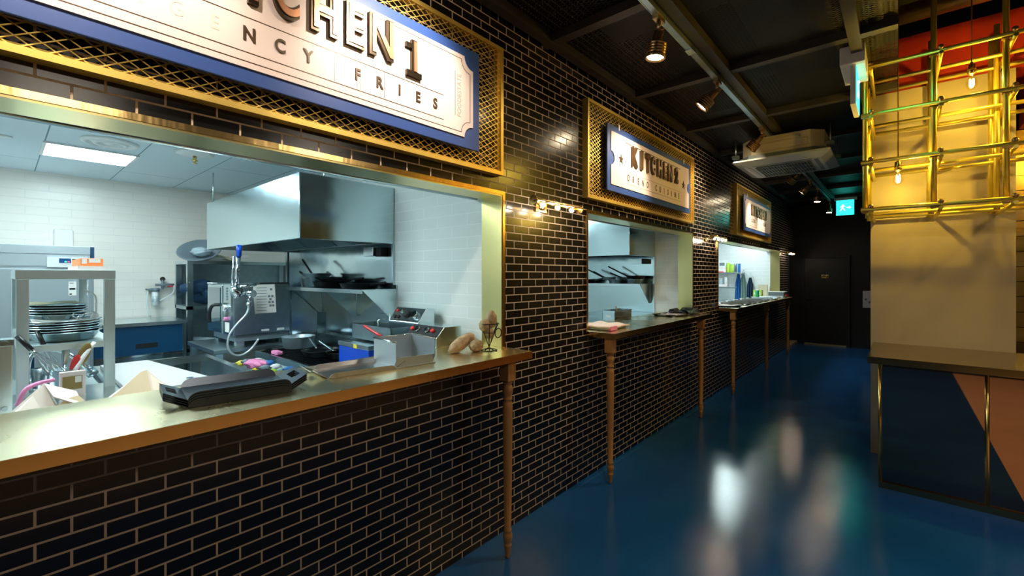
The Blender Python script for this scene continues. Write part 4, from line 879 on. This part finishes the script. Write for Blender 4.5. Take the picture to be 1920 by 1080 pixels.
whisk((-2.95, 0.185, 1.05), (-0.3, -0.18, 0.62), 'second wire whisk, more upright, in the utensil pot')
def spat(p, d, L, m1, m2, label, w=0.022):
    t = T('spatula', label, 'spatula', p, 'utensils in the steel pot'); p = Vector(p); d = Vector(d).normalized()
    O('handle', B().tube([p, p+d*L*0.65], 0.006), m2, t); z = d; a = Vector((1, 0, 0)); a = (a-z*a.dot(z)).normalized(); mt = Matrix((a, z.cross(a), z)).transposed()
    O('blade', B().ball(p+d*(L*0.65+0.045), (0.006, w, 0.055), 16, 10, mt), m1, t)
spat((-2.91, 0.205, 1.0), (0, 0.20, 0.62), 0.215, 'bamboo', 'bamboo', 'wide brown spatula leaning right in the utensil pot')
spat((-2.93, 0.19, 0.98), (-0.2, 0.05, 0.62), 0.24, 'steel_dark', 'steel_dark', 'dark grey spatula standing upright in the utensil pot', 0.014)
spat((-2.89, 0.21, 1.0), (0, 0.08, 0.5), 0.125, 'redp', 'rubber', 'short red silicone spatula in the utensil pot', 0.018)
tag(O('long_spoon', B().tube([(-2.88, 0.225, 1.10), (-2.9, 0.262, 1.17), (-2.93, 0.30, 1.225)], 0.009, sub=3), 'white'), 'long pale utensil handle leaning far right in the utensil pot', 'utensil')
tag(O('steel_tumbler', B().lathe([(0, 1.03), (0.02, 1.03), (0.024, 1.12), (0.022, 1.12), (0.018, 1.035), (0, 1.035)], (-3.0, 0.118, 0)), 'steel_dark'), 'small dark steel cup beside the left post of the rack', 'cup')
tag(O('pink_cloth', B().tube([(-2.8, 0.05, 1.0), (-2.8, 0.07, 1.06), (-2.82, 0.11, 1.08), (-2.83, 0.16, 1.085)], 0.009, sub=4), 'pink'), 'twisted pink cloth beside the utensil pot', 'cloth')
tag(O('white_shelf_board', B().box(-3.1, -2.72, 0.03, 0.38, 0.985, 0.995), 'steel'), 'flat steel tray under the utensil pot behind the counter', 'tray')
# folded liner papers standing behind the counter
def tent(pts, m_, label, th=0.006):
    b = B(); n = len(pts)
    P = [Vector(p) for p in pts]; c = sum(P, Vector())/n
    b.add([p for p in P]+[p+Vector((-th, 0, -th)) for p in P], [tuple(range(n)), tuple(reversed(range(n, 2*n)))]+[(k, n+k, n+(k+1) % n, (k+1) % n) for k in range(n)])
    return b
lp = T('paper_bag', 'white crumpled paper bag leaning behind the far left of the counter', 'paper bag', (-2.3, 0.1, 1.0), 'paper bags behind the counter')
O('panel', tent([(-2.22, -0.02, 1.02), (-2.20, 0.16, 1.02), (-2.26, 0.125, 1.12), (-2.34, 0.105, 1.158), (-2.30, 0.015, 1.07)], 0, ''), 'white', lp)
O('flap', tent([(-2.34, 0.105, 1.158), (-2.26, 0.125, 1.12), (-2.24, 0.20, 1.075), (-2.34, 0.19, 1.113)], 0, ''), 'paper', lp)
O('fold', tent([(-2.345, 0.10, 1.15), (-2.45, 0.12, 1.0), (-2.45, 0.0, 1.0), (-2.34, 0.0, 1.03)], 0, ''), 'paper', lp)
lp = T('paper_bag', 'tan paper bag corner standing between the two white bags', 'paper bag', (-2.25, 0.17, 1.0), 'paper bags behind the counter')
O('panel', tent([(-2.20, 0.11, 1.02), (-2.20, 0.165, 1.02), (-2.27, 0.165, 1.105), (-2.26, 0.12, 1.075)], 0, ''), 'kraft', lp)
O('side_panel', tent([(-2.20, 0.165, 1.02), (-2.20, 0.26, 1.02), (-2.28, 0.19, 1.108), (-2.27, 0.165, 1.105)], 0, ''), 'kraft', lp)
lp = T('paper_bag', 'largest parchment paper bag, tilted up left of the black trays', 'paper bag', (-2.3, 0.37, 1.0), 'paper bags behind the counter')
O('panel', tent([(-2.19, 0.24, 1.02), (-2.19, 0.40, 1.02), (-2.32, 0.395, 1.163), (-2.32, 0.375, 1.158), (-2.25, 0.25, 1.06)], 0, ''), 'kraft', lp)
O('side_panel', tent([(-2.19, 0.40, 1.02), (-2.19, 0.50, 1.02), (-2.33, 0.475, 1.07), (-2.32, 0.395, 1.163)], 0, ''), 'paper', lp)
O('fold', tent([(-2.32, 0.385, 1.16), (-2.5, 0.40, 1.0), (-2.5, 0.25, 1.0), (-2.3, 0.25, 1.05)], 0, ''), 'paper', lp)
tag(O('bag_shelf', B().box(-2.7, -2.13, -0.1, 0.6, 0.97, 1.0), 'steel'), 'steel ledge behind the counter carrying the paper bags', 'ledge')
# counter trays
def tray(L, Wd, hh, m_, nm):
    """tray with raised long sides and sloped ends with hand holes; length along local x"""
    b = B(); a, c = L/2, Wd/2; t = 0.003
    b.box(-a, a, -c, c, 0, t)
    for s in (1, -1):
        r = 0.03
        P = [(-a, 0), (a, 0), (a, hh-r)]+[(a-r+r*math.cos(k*PI/10), hh-r+r*math.sin(k*PI/10)) for k in range(1, 6)]+[(-a+r-r*math.sin(k*PI/10), hh-r+r*math.cos(k*PI/10)) for k in range(0, 6)]
        sl_ = 0.35
        b.prism(P, lambda p, q, h, s=s: (p, s*(c+q*sl_+h), q), 0, t)
    for s in (1, -1):   # end lips with an opening: a ring of quads
        e = 0.062; rise = 0.03
        def f(u, v): return (s*(a+e*u), (c-0.01)*v*(1-0.12*u), rise*u)
        us = [0, 0.35, 0.8, 1]; vs_ = [-1, -0.45, 0.45, 1]
        V = [f(u, v) for u in us for v in vs_]+[(f(u, v)[0], f(u, v)[1], f(u, v)[2]+t) for u in us for v in vs_]
        F = []
        for i in range(3):
            for j in range(3):
                q = (i*4+j, i*4+j+1, (i+1)*4+j+1, (i+1)*4+j)
                if (i, j) == (1, 1):
                    for k in range(4): F.append((q[k], q[(k+1) % 4], q[(k+1) % 4]+16, q[k]+16))
                else: F.append(q); F.append(tuple(reversed([z+16 for z in q])))
        ring = [0, 1, 2, 3, 7, 11, 15, 14, 13, 12, 8, 4]
        for k in range(12): F.append((ring[k], ring[(k+1) % 12], ring[(k+1) % 12]+16, ring[k]+16))
        b.add(V, F)
    me = O(nm, b, m_, bevel=0)
    return me
GT = 'serving trays on the counters'
tb_ = ['bottom', 'second from the bottom', 'third from the bottom', 'top']
tr0 = tray(0.31, 0.215, 0.030, 'traymat', 'serving_tray')
TX, TY, TR = -1.815, 0.565, 1.44
for k in range(4):
    o = tr0 if k == 0 else tr0.copy()
    if k: COL.objects.link(o)
    o.location = (TX, TY, CZ+0.001+0.0075*k); o.rotation_euler = (0, 0, TR); tag(o, 'black serving tray in the stack of four on the nearest counter, %s' % tb_[k], 'tray', GT)
tr1 = tray(0.30, 0.215, 0.022, 'tray_steel', 'serving_tray')
tr1.location = (-1.865, 1.06, CZ+0.001); tr1.rotation_euler = (0, 0, 1.40); tag(tr1, 'single shiny steel serving tray right of the black tray stack', 'tray', GT)
# steel bin
sb = T('steel_bin', 'open fronted steel bin on the counter between tray and potatoes', 'bin', (-1.84, 1.31, CZ), None, rz=-0.12)
w = 0.0035; hx, hy, hz = 0.115, 0.105, 0.12
def LB(): return B()
O('tray_base', LB().box(-hx, hx, -hy, hy, 0.001, 0.006), 'bin_steel', sb, local=True)
O('side_wall', LB().prism([(-hx, 0.006), (hx*0.8, 0.006), (hx*1.0, 0.035), (hx*0.98, hz), (-hx, hz)], lambda a, b_, h: (a, h, b_), -hy, -hy+w), 'bin_steel', sb, local=True)
O('side_wall', LB().prism([(-hx, 0.006), (hx*0.8, 0.006), (hx*1.0, 0.035), (hx*0.98, hz), (-hx, hz)], lambda a, b_, h: (a, h, b_), hy-w, hy), 'bin_steel', sb, local=True)
O('back_wall', LB().box(-hx, -hx+w, -hy+w, hy-w, 0.006, hz), 'bin_steel', sb, local=True)
O('front_lip', LB().box(hx*0.86, hx*0.86+w, -hy+w, hy-w, 0.006, 0.045), 'bin_steel', sb, local=True)
O('rolled_rim', LB().tube([(hx, -hy, hz), (-hx, -hy, hz), (-hx, hy, hz), (hx, hy, hz)], 0.004), 'steel', sb, local=True)
# potatoes
def potato(c, r, rot, label):
    R = Matrix.Rotation(rot[2], 3, 'Z') @ Matrix.Rotation(rot[1], 3, 'Y') @ Matrix.Rotation(rot[0], 3, 'X')
    return tag(O('potato', B().ball(c, r, 22, 14, R, wob=0.06), 'potato'), label, 'potato', 'potatoes on the counter')
potato((-1.85, 1.690, 1.166), (0.036, 0.088, 0.036), (0.42, 0, 0), 'long potato tilted up at the left of the counter pile')
potato((-1.80, 1.765, CZ+0.033), (0.038, 0.052, 0.034), (0, 0, 0.3), 'round potato at the front right of the counter pile')
potato((-1.90, 1.80, CZ+0.062), (0.03, 0.045, 0.03), (0.2, 0, 0.2), 'potato at the back of the counter pile, half hidden')
potato((-1.86, 1.825, CZ+0.028), (0.028, 0.045, 0.028), (0, 0, 0.6), 'small potato at the right end of the counter pile')
cn = T('cone_basket', 'black wire cone stand holding potatoes at the right end of the counter', 'basket', (-1.76, 1.82, CZ))
c0 = Vector((-1.76, 1.828, 0))
def ringp(z, r, n=24): return [(c0.x+r*math.cos(2*PI*k/n), c0.y+r*math.sin(2*PI*k/n), z) for k in range(n+1)]
O('base_ring', B().tube(ringp(CZ+0.004, 0.045), 0.003), 'iron', cn); O('top_ring', B().tube(ringp(CZ+0.155, 0.055), 0.003), 'iron', cn); O('middle_ring', B().tube(ringp(CZ+0.105, 0.038), 0.002), 'iron', cn)
wr = B()
for k in range(6): a = 2*PI*k/6+0.3; wr.tube([(c0.x+0.055*math.cos(a), c0.y+0.055*math.sin(a), CZ+0.155), (c0.x, c0.y, CZ+0.02), (c0.x-0.045*math.cos(a)*0.6, c0.y-0.045*math.sin(a)*0.6, CZ+0.004)], 0.0022)
O('wire_frame', wr, 'iron', cn)
O('sauce_ring', B().tube([(-1.70, 1.840+0.026*math.cos(a), CZ+0.105+0.026*math.sin(a)) for a in [2*PI*k/16 for k in range(17)]], 0.0028), 'iron', cn)
potato((-1.76, 1.850, CZ+0.180), (0.03, 0.03, 0.052), (0.15, 0, 0), 'upright potato on top of the wire cone')
potato((-1.77, 1.802, CZ+0.145), (0.032, 0.034, 0.036), (0, 0.2, 0), 'lower left potato in the wire cone')
potato((-1.765, 1.832, CZ+0.10), (0.028, 0.028, 0.034), (0, 0, 0), 'bottom potato deep inside the wire cone')
# fryers
ft = T('fryer_table', 'steel table under the fryers along the right tile wall', 'table', (-2.6, 1.7, KF))
O('table_top', B().box(-3.02, -2.02, 1.45, 1.965, 0.88, 0.91), 'steel', ft)
for x in (-2.98, -2.06):
    for y in (1.49, 1.92): O('leg', B().box(x-0.02, x+0.02, y-0.02, y+0.02, KF, 0.88), 'steel', ft)
fa = T('deep_fryer', 'large deep fryer with blue front and raised control box', 'fryer', (-2.8, 1.75, 0.91), 'deep fryers by the tile wall')
O('body', B().box(-3.01, -2.62, 1.585, 1.93, 0.91, 1.055), 'cobalt', fa, bevel=0.004)
O('steel_collar', B().box(-3.015, -2.615, 1.58, 1.935, 1.055, 1.085), 'steel_dark', fa, bevel=0.003)
O('warning_label', B().box(-2.80, -2.755, 1.577, 1.58, 1.055, 1.082), 'yellow', fa)
tk_ = B(); x0, x1, y0, y1, za, zb = -2.96, -2.48, 1.66, 1.84, 1.10, 1.205
tk_.box(x0, x1, y0, y0+0.004, za, zb).box(x0, x1, y1-0.004, y1, za, zb).box(x0, x0+0.004, y0, y1, za, zb).box(x1-0.004, x1, y0, y1, za, zb).box(x0, x1, y0, y1, za, za+0.004)
O('lifted_tank', tk_, 'steel_dark', fa)
O('basket_rail', B().tube([(-2.90, 1.84, 1.10), (-2.90, 1.84, 1.27), (-2.76, 1.84, 1.27), (-2.76, 1.84, 1.10)], 0.003).tube([(-2.66, 1.68, 1.16), (-2.66, 1.68, 1.245), (-2.63, 1.72, 1.25)], 0.004), 'chrome', fa)
hd = O('control_box', B().prism([(1.79, 1.13), (1.93, 1.13), (1.93, 1.325), (1.86, 1.325), (1.79, 1.235)], lambda a, b_, h: (h, a, b_), -2.70, -2.37), 'steel', fa, bevel=0.003)
O('lower_box', B().box(-2.61, -2.45, 1.74, 1.93, 0.915, 1.13), 'steel_dark', fa)
sl2 = Matrix.Rotation(-math.atan2(0.09, 0.07)+PI/2, 3, 'X')
nrm = Vector((0, -0.09, 0.07)).normalized()
def onp(x, t_): return Vector((x, 1.79+0.07*t_, 1.235+0.09*t_))
kb = B()
for x in (-2.53, -2.44): O('dial', B().cyl(onp(x, 0.5), onp(x, 0.5)+nrm*0.022, 0.026), 'black' if x < -2.5 else 'chrome', hd)
for x, c_ in ((-2.66, 'redp'), (-2.62, 'chrome'), (-2.58, 'chrome')): O('indicator', B().cyl(onp(x, 0.72), onp(x, 0.72)+nrm*0.010, 0.010), c_, hd)
for x in (-2.65, -2.61): O('switch', B().cyl(onp(x, 0.3), onp(x, 0.3)+nrm*0.010, 0.013), 'black', hd)
fb = T('deep_fryer', 'smaller deep fryer behind the steel bin, with red switches', 'fryer', (-2.25, 1.7, 0.91), 'deep fryers by the tile wall')
O('body', B().box(-2.44, -2.07, 1.52, 1.93, 0.91, 1.05), 'steel', fb, bevel=0.003)
hb = O('control_box', B().prism([(1.70, 1.06), (1.90, 1.06), (1.90, 1.235), (1.76, 1.235), (1.70, 1.175)], lambda a, b_, h: (h, a, b_), -2.37, -2.07), 'steel', fb, bevel=0.003)
def onq(x, t_): return Vector((x, 1.70+0.06*t_, 1.175+0.06*t_))
n2 = Vector((0, -1, 1)).normalized()
O('panel_face', B().add([onq(-2.36, .05)+n2*.001, onq(-2.08, .05)+n2*.001, onq(-2.08, .95)+n2*.001, onq(-2.36, .95)+n2*.001, onq(-2.36, .05)+n2*.003, onq(-2.08, .05)+n2*.003, onq(-2.08, .95)+n2*.003, onq(-2.36, .95)+n2*.003], [(0, 1, 2, 3), (7, 6, 5, 4), (0, 4, 5, 1), (1, 5, 6, 2), (2, 6, 7, 3), (3, 7, 4, 0)]), 'black', hb)
for x, c_ in ((-2.335, 'redp'), (-2.285, 'chrome'), (-2.19, 'chrome'), (-2.135, 'redp')): O('dial' if c_ == 'chrome' else 'switch', B().cyl(onq(x, 0.5), onq(x, 0.5)+n2*0.018, 0.018 if c_ == 'chrome' else 0.012), c_, hb)
O('tap', B().cyl((-2.33, 1.70, 1.12), (-2.33, 1.66, 1.12), 0.022).cyl((-2.24, 1.70, 1.10), (-2.24, 1.67, 1.10), 0.024), 'chrome', fb)
O('tank_wall', B().box(-2.44, -2.08, 1.53, 1.535, 1.05, 1.10).box(-2.44, -2.08, 1.685, 1.69, 1.05, 1.10).box(-2.44, -2.435, 1.535, 1.685, 1.05, 1.10), 'steel_dark', fb)
bk = T('fry_basket', 'fry basket with red handle in the fryer behind the bin', 'basket', (-2.4, 1.55, 1.08))
O('handle', B().tube([(-2.53, 1.50, 1.232), (-2.45, 1.51, 1.205), (-2.37, 1.52, 1.178)], 0.009, sub=2), 'redp', bk); O('wire_arm', B().tube([(-2.37, 1.52, 1.178), (-2.30, 1.57, 1.13), (-2.30, 1.60, 1.09)], 0.004), 'chrome', bk)
wm = B()
for k in range(8): wm.tube([(-2.40+0.03*k, 1.54, 1.10), (-2.40+0.03*k, 1.54, 1.06), (-2.40+0.03*k, 1.67, 1.06), (-2.40+0.03*k, 1.67, 1.10)], 0.0015, 6)
O('wire_basket', wm, 'chrome', bk)
# ------------------------------------------------------------------ second kitchen
hood(-4.2, -2.24, 4.56, 5.242, 1.775, 2.215, 'stainless steel exhaust hood seen through the middle hatch')
bs = T('backsplash', 'polished steel backsplash sheet seen through the middle hatch', 'backsplash', (-3.2, 5.24, 0.9))
O('sheet', B().box(-4.2, -2.245, 5.242, 5.25, 0.5, 1.79), 'steel_wavy', bs); O('edge_strip', B().box(-2.262, -2.243, 5.234, 5.242, 0.5, 1.79), 'steel', bs)
ob = T('outlet_box', 'small steel outlet box below the hood in the middle kitchen', 'outlet box', (-2.4, 5.2, 1.7))
O('box', B().box(-2.56, -2.38, 5.17, 5.241, 1.69, 1.755), 'steel', ob); O('socket', B().box(-2.375, -2.31, 5.19, 5.241, 1.69, 1.75), 'black', ob)
wshelf(-3.7, -2.30, 4.95, 5.240, 1.446, 'steel wall shelf with pans seen through the middle hatch', (-2.306,))
pan(-2.43, 5.09, 1.447, 0.115, 0.055, 'steel', PI*1.02, 'steel saute pan at the right of the shelf in the middle kitchen', hl=0.24, up=0.4)
pan(-2.42, 5.10, 1.502, 0.12, 0.04, 'iron', PI*1.05, 'dark pan stacked on the saute pan in the middle kitchen', hl=0.28, up=0.5)
pan(-2.68, 5.09, 1.447, 0.10, 0.045, 'steel', PI*1.02, 'small steel pan in the middle of the shelf in the middle kitchen', hl=0.26, up=0.5)
pan(-2.76, 5.06, 1.494, 0.09, 0.03, 'steel_dark', PI*1.0, 'thin handled pan stacked on the small steel pan', hl=0.26, up=0.45)
pan(-3.12, 5.09, 1.447, 0.14, 0.045, 'iron', 0.15, 'dark wok at the left of the shelf in the middle kitchen', hl=0.12, up=0.25)
ct = T('steel_caddy', 'square steel food container with white label on a low ledge', 'container', (-2.2, 4.2, 1.09))
O('tub', B().box(-2.26, -2.12, 4.00, 4.005, 1.10, 1.19).box(-2.26, -2.12, 4.355, 4.36, 1.10, 1.19).box(-2.26, -2.255, 4.0, 4.36, 1.10, 1.19).box(-2.125, -2.12, 4.0, 4.36, 1.10, 1.19).box(-2.26, -2.12, 4.0, 4.36, 1.095, 1.10), 'steel', ct)
O('rim', B().box(-2.27, -2.11, 3.985, 4.0, 1.188, 1.195).box(-2.27, -2.11, 4.36, 4.375, 1.188, 1.195).box(-2.27, -2.26, 4.0, 4.36, 1.188, 1.195).box(-2.12, -2.11, 4.0, 4.36, 1.188, 1.195), 'steel', ct)
O('label_strip', B().box(-2.215, -2.165, 3.998, 4.0, 1.13, 1.15), 'white', ct); O('spoon', B().tube([(-2.18, 4.18, 1.12), (-2.19, 4.15, 1.23)], 0.007), 'bamboo', ct)
tag(O('work_table', B().box(-2.9, -2.11, 2.95, 5.22, 1.05, 1.094), 'steel'), 'steel worktable right behind the middle counter', 'table')
tag(O('blue_bag', B().ball((-2.3, 3.13, 1.16), (0.10, 0.10, 0.07), wob=.3), 'cobalt'), 'blue plastic bag at the left end of the middle hatch', 'bag')
pk = T('wrapped_tray', 'pink and white paper wrapped tray at the left of the middle counter', 'tray', (-1.80, 3.2, CZ))
O('tray', B().box(-1.93, -1.68, 3.07, 3.36, CZ+0.001, CZ+0.02), 'steel_dark', pk, bevel=0.006); O('paper', B().sheet(-1.95, -1.66, 3.05, 3.38, lambda x, y: CZ+0.034+0.006*math.sin(40*x)*math.sin(33*y), thick=0.012), 'ticket', pk); O('pink_corner', B().box(-1.68, -1.655, 3.06, 3.16, CZ+0.005, CZ+0.035).box(-1.92, -1.86, 3.04, 3.07, CZ+0.005, CZ+0.035), 'pink', pk)
def place(src, x, y, z, rz, label, m_=None, sc=(1, 1, 1)):
    o = src.copy(); COL.objects.link(o); o.location = (x, y, z); o.rotation_euler = (0, 0, rz); o.scale = sc; tag(o, label, 'tray', GT)
    return o
place(tr1, -1.83, 4.72, CZ+0.001, 1.45, 'lower steel serving tray at the right of the middle counter', sc=(1.15, 1.1, .8))
place(tr0, -1.80, 5.00, CZ+0.012, 1.55, 'lower black serving tray at the right of the middle counter')
place(tr0, -1.80, 5.00, CZ+0.024, 1.62, 'upper black serving tray at the right of the middle counter')
tag(O('parchment_sheet', B().sheet(-1.92, -1.72, 4.62, 4.90, lambda x, y: CZ+0.014+0.004*math.sin(30*y)), 'ticket'), 'pinkish liner paper in the steel tray of the middle counter', 'paper')
# ------------------------------------------------------------------ third kitchen
def wire_shelf(z, x0, x1, label):
    t = T('wire_shelf', label, 'shelf', ((x0+x1)/2, 10.1, z))
    b = B(); n = 14
    for k in range(n): x = x0+(x1-x0)*k/(n-1); b.cyl((x, 9.93, z), (x, 10.24, z), 0.006, n=6)
    O('wires', b, 'white', t); O('front_rail', B().box(x0-0.01, x1+0.01, 9.918, 9.93, z-0.02, z+0.004), 'steel', t); O('back_rail', B().box(x0-0.01, x1+0.01, 10.24, 10.25, z-0.02, z+0.006), 'steel', t)
wire_shelf(1.60, -3.10, -2.44, 'upper wire shelf on the far wall of the third kitchen')
wire_shelf(1.30, -3.10, -2.55, 'lower wire shelf on the far wall of the third kitchen')
GB = 'goods on the wire shelves'
def pkg(name, x0, x1, h, z, m_, label, y=10.0, cyl=False):
    b = B().cyl(((x0+x1)/2, y, z), ((x0+x1)/2, y, z+h), (x1-x0)/2, n=18) if cyl else B().box(x0, x1, y-0.06, y+0.06, z, z+h)
    t = T(name, label, name.replace('_', ' '), ((x0+x1)/2, y, z), GB)
    O('body', b, m_, t, bevel=0.004)
    if cyl: O('lid', B().cyl(((x0+x1)/2, y, z+h), ((x0+x1)/2, y, z+h+0.012), (x1-x0)/2+0.003, n=18), 'white', t)
    else: O('label_patch', B().box(x0+0.02, x1-0.02, y-0.062, y-0.06, z+h*0.3, z+h*0.75), 'white' if m_ != 'white' else 'grey_plastic', t)
S1 = 1.607
pkg('white_box', -2.86, -2.72, 0.14, S1+0.10, 'white', 'white carton set high on the upper wire shelf')
pkg('flat_box', -3.04, -2.72, 0.098, S1, 'ticket', 'flat pale carton under the white carton, upper wire shelf')
pkg('green_bottle', -2.715, -2.655, 0.20, S1, 'lime', 'yellow green bottle on the upper wire shelf, leftmost', cyl=True)
pkg('green_can', -2.65, -2.585, 0.17, S1, 'lime', 'lime green can beside the yellow green bottle', cyl=True)
pkg('steel_can', -2.575, -2.52, 0.18, S1, 'steel_dark', 'grey can between lime can and blue tin, upper wire shelf', cyl=True)
pkg('blue_tin', -2.505, -2.45, 0.18, S1, 'blueprint', 'blue tin at the right end of the upper wire shelf', cyl=True)
tag(O('red_packet', B().box(-3.0, -2.76, 9.93, 9.94, S1+0.0, S1+0.02), 'redp'), 'thin red packet at the front edge of the upper wire shelf', 'packet')
pkg('glass_jar', -2.98, -2.90, 0.16, 1.307, 'plasticbag', 'clear jar at the left of the lower wire shelf', cyl=True)
pkg('glass_jar', -2.88, -2.80, 0.16, 1.307, 'plasticbag', 'second clear jar from the left on the lower wire shelf', cyl=True)
pkg('white_bottle', -2.76, -2.70, 0.19, 1.307, 'white', 'white pump bottle on the lower wire shelf', cyl=True)
pkg('small_box', -2.84, -2.68, 0.05, 1.307, 'ticket', 'low pale box at the front of the lower wire shelf', y=9.96-0.0)
def apron(x, m_, w_, z0, z1, lean, label):
    b = B(); n = 15
    P = []
    for k in range(n+1):
        u = k/n; P.append((x-w_/2+w_*u, 10.13+0.03*math.sin(u*PI*5)))
    Q = [(px, py+0.012) for px, py in reversed(P)]
    top = 0.35
    V = [(px*1, py, z0) for px, py in P+Q]+[(x+(px-x)*1.0+lean, py, z0+(z1-z0)*0.7) for px, py in P+Q]+[(x+(px-x)*top+lean, py, z1) for px, py in P+Q]
    m = len(P+Q); F = [tuple(range(m)), tuple(reversed(range(2*m, 3*m)))]
    for r in range(2):
        for k in range(m): F.append((r*m+k, r*m+(k+1) % m, (r+1)*m+(k+1) % m, (r+1)*m+k))
    t = T('hanging_apron', label, 'apron', (x, 10.14, z0), 'aprons hanging in the third kitchen')
    O('cloth', b.add(V, F), m_, t); O('strap', B().tube([(x-0.06+lean, 10.14, z1-0.01), (x+lean, 10.16, z1+0.1), (x+0.06+lean, 10.14, z1-0.01)], 0.008, sub=3), 'white', t)
    O('hook', B().cyl((x+lean, 10.15, z1+0.095), (x+lean, 10.25, z1+0.095), 0.008), 'chrome', t)
apron(-2.545, 'blueprint', 0.105, 0.98, 1.58, 0.02, 'blue apron at the left of the hanging aprons')
apron(-2.43, 'sageapron', 0.115, 0.99, 1.56, 0, 'grey green apron in the middle of the hanging aprons')
apron(-2.31, 'navy_cloth', 0.11, 1.02, 1.50, 0.01, 'navy apron at the right of the hanging aprons')
tag(O('work_table', B().box(-3.6, -2.12, 6.3, 10.2, 0.9, 0.95), 'steel'), 'long steel worktable behind the farthest counter', 'table')
pkg('green_box', -2.15, -2.0, 0.14, 1.12, 'lime', 'lime green box near the right end of the farthest hatch', y=9.75)
pkg('green_jar', -2.06, -1.99, 0.14, 1.12, 'green', 'small green tub beside the lime green box', y=9.45, cyl=True)
tag(O('tan_board', B().box(-2.18, -2.0, 10.2, 10.22, 1.12, 1.36), 'kraft', bevel=0.004), 'tan board leaning on the far wall of the third kitchen', 'board')
tag(O('paper_roll', B().cyl((-2.45, 6.6, 1.0), (-2.45, 6.6, 1.32), 0.055), 'kraft'), 'upright tan paper roll at the left edge of the farthest hatch', 'paper roll')
tag(O('low_table', B().box(-2.7, -2.12, 6.3, 10.1, 0.96, 1.0), 'steel'), 'low steel shelf board behind the farthest counter', 'shelf')
tag(O('wall_phone', B().box(-2.01, -1.96, 10.215, 10.248, 1.15, 1.32), 'white', bevel=0.005), 'white wall intercom at the right end of the third kitchen', 'intercom')
tag(O('round_platter', B().lathe([(0, 0), (0.17, 0), (0.2, 0.02), (0.205, 0.022), (0.17, 0.006), (0, 0.004)], (-1.78, 6.52, CZ+0.001), 30), 'bluepanel'), 'wide dark platter at the left of the farthest counter', 'platter')
tag(O('parchment_sheet', B().sheet(-1.90, -1.66, 6.42, 6.68, lambda x, y: CZ+0.018+0.003*math.sin(40*x), thick=0.006), 'ticket'), 'pale liner on the dark platter of the farthest counter', 'paper')
tr2 = tray(0.31, 0.19, 0.036, 'bin_steel', 'serving_tray'); tr2.location = (-1.80, 9.65, CZ+0.14-0.139); tag(tr2, 'dull grey serving tray next to the terminal on the farthest counter', 'tray', GT)
tr2.scale = (1, 0.8, 1)
pos = ['leftmost', 'second from left', 'third from left', 'fourth from left', 'fifth from left', 'sixth from left', 'seventh from left']
for k in range(6):
    place(tr2, -1.80, 7.05+0.40*k, CZ+0.001+0.004*(k % 2), 0.0+0.05*math.sin(k*2), 'dull grey serving tray lying crosswise in the row on the farthest counter, %s' % pos[k], sc=(1.0, 1.6, 1.0))
rg = T('card_machine', 'grey box shaped terminal near the right end of the farthest counter', 'machine', (-1.78, 9.75, CZ))
O('body', B().box(-1.93, -1.66, 9.90, 10.15, CZ+0.001, CZ+0.10), 'grey_plastic', rg, bevel=0.01); O('lid', B().box(-1.94, -1.65, 9.89, 10.16, CZ+0.10, CZ+0.112), 'white', rg); O('red_clip', B().box(-1.65, -1.62, 9.93, 10.12, CZ+0.03, CZ+0.05), 'redp', rg)
tag(O('spot_cover', B().box(-2.5, -2.2, 6.35, 6.6, 1.0, 1.04), 'paper'), 'stack of pale napkins behind the left end of the farthest counter', 'napkins')
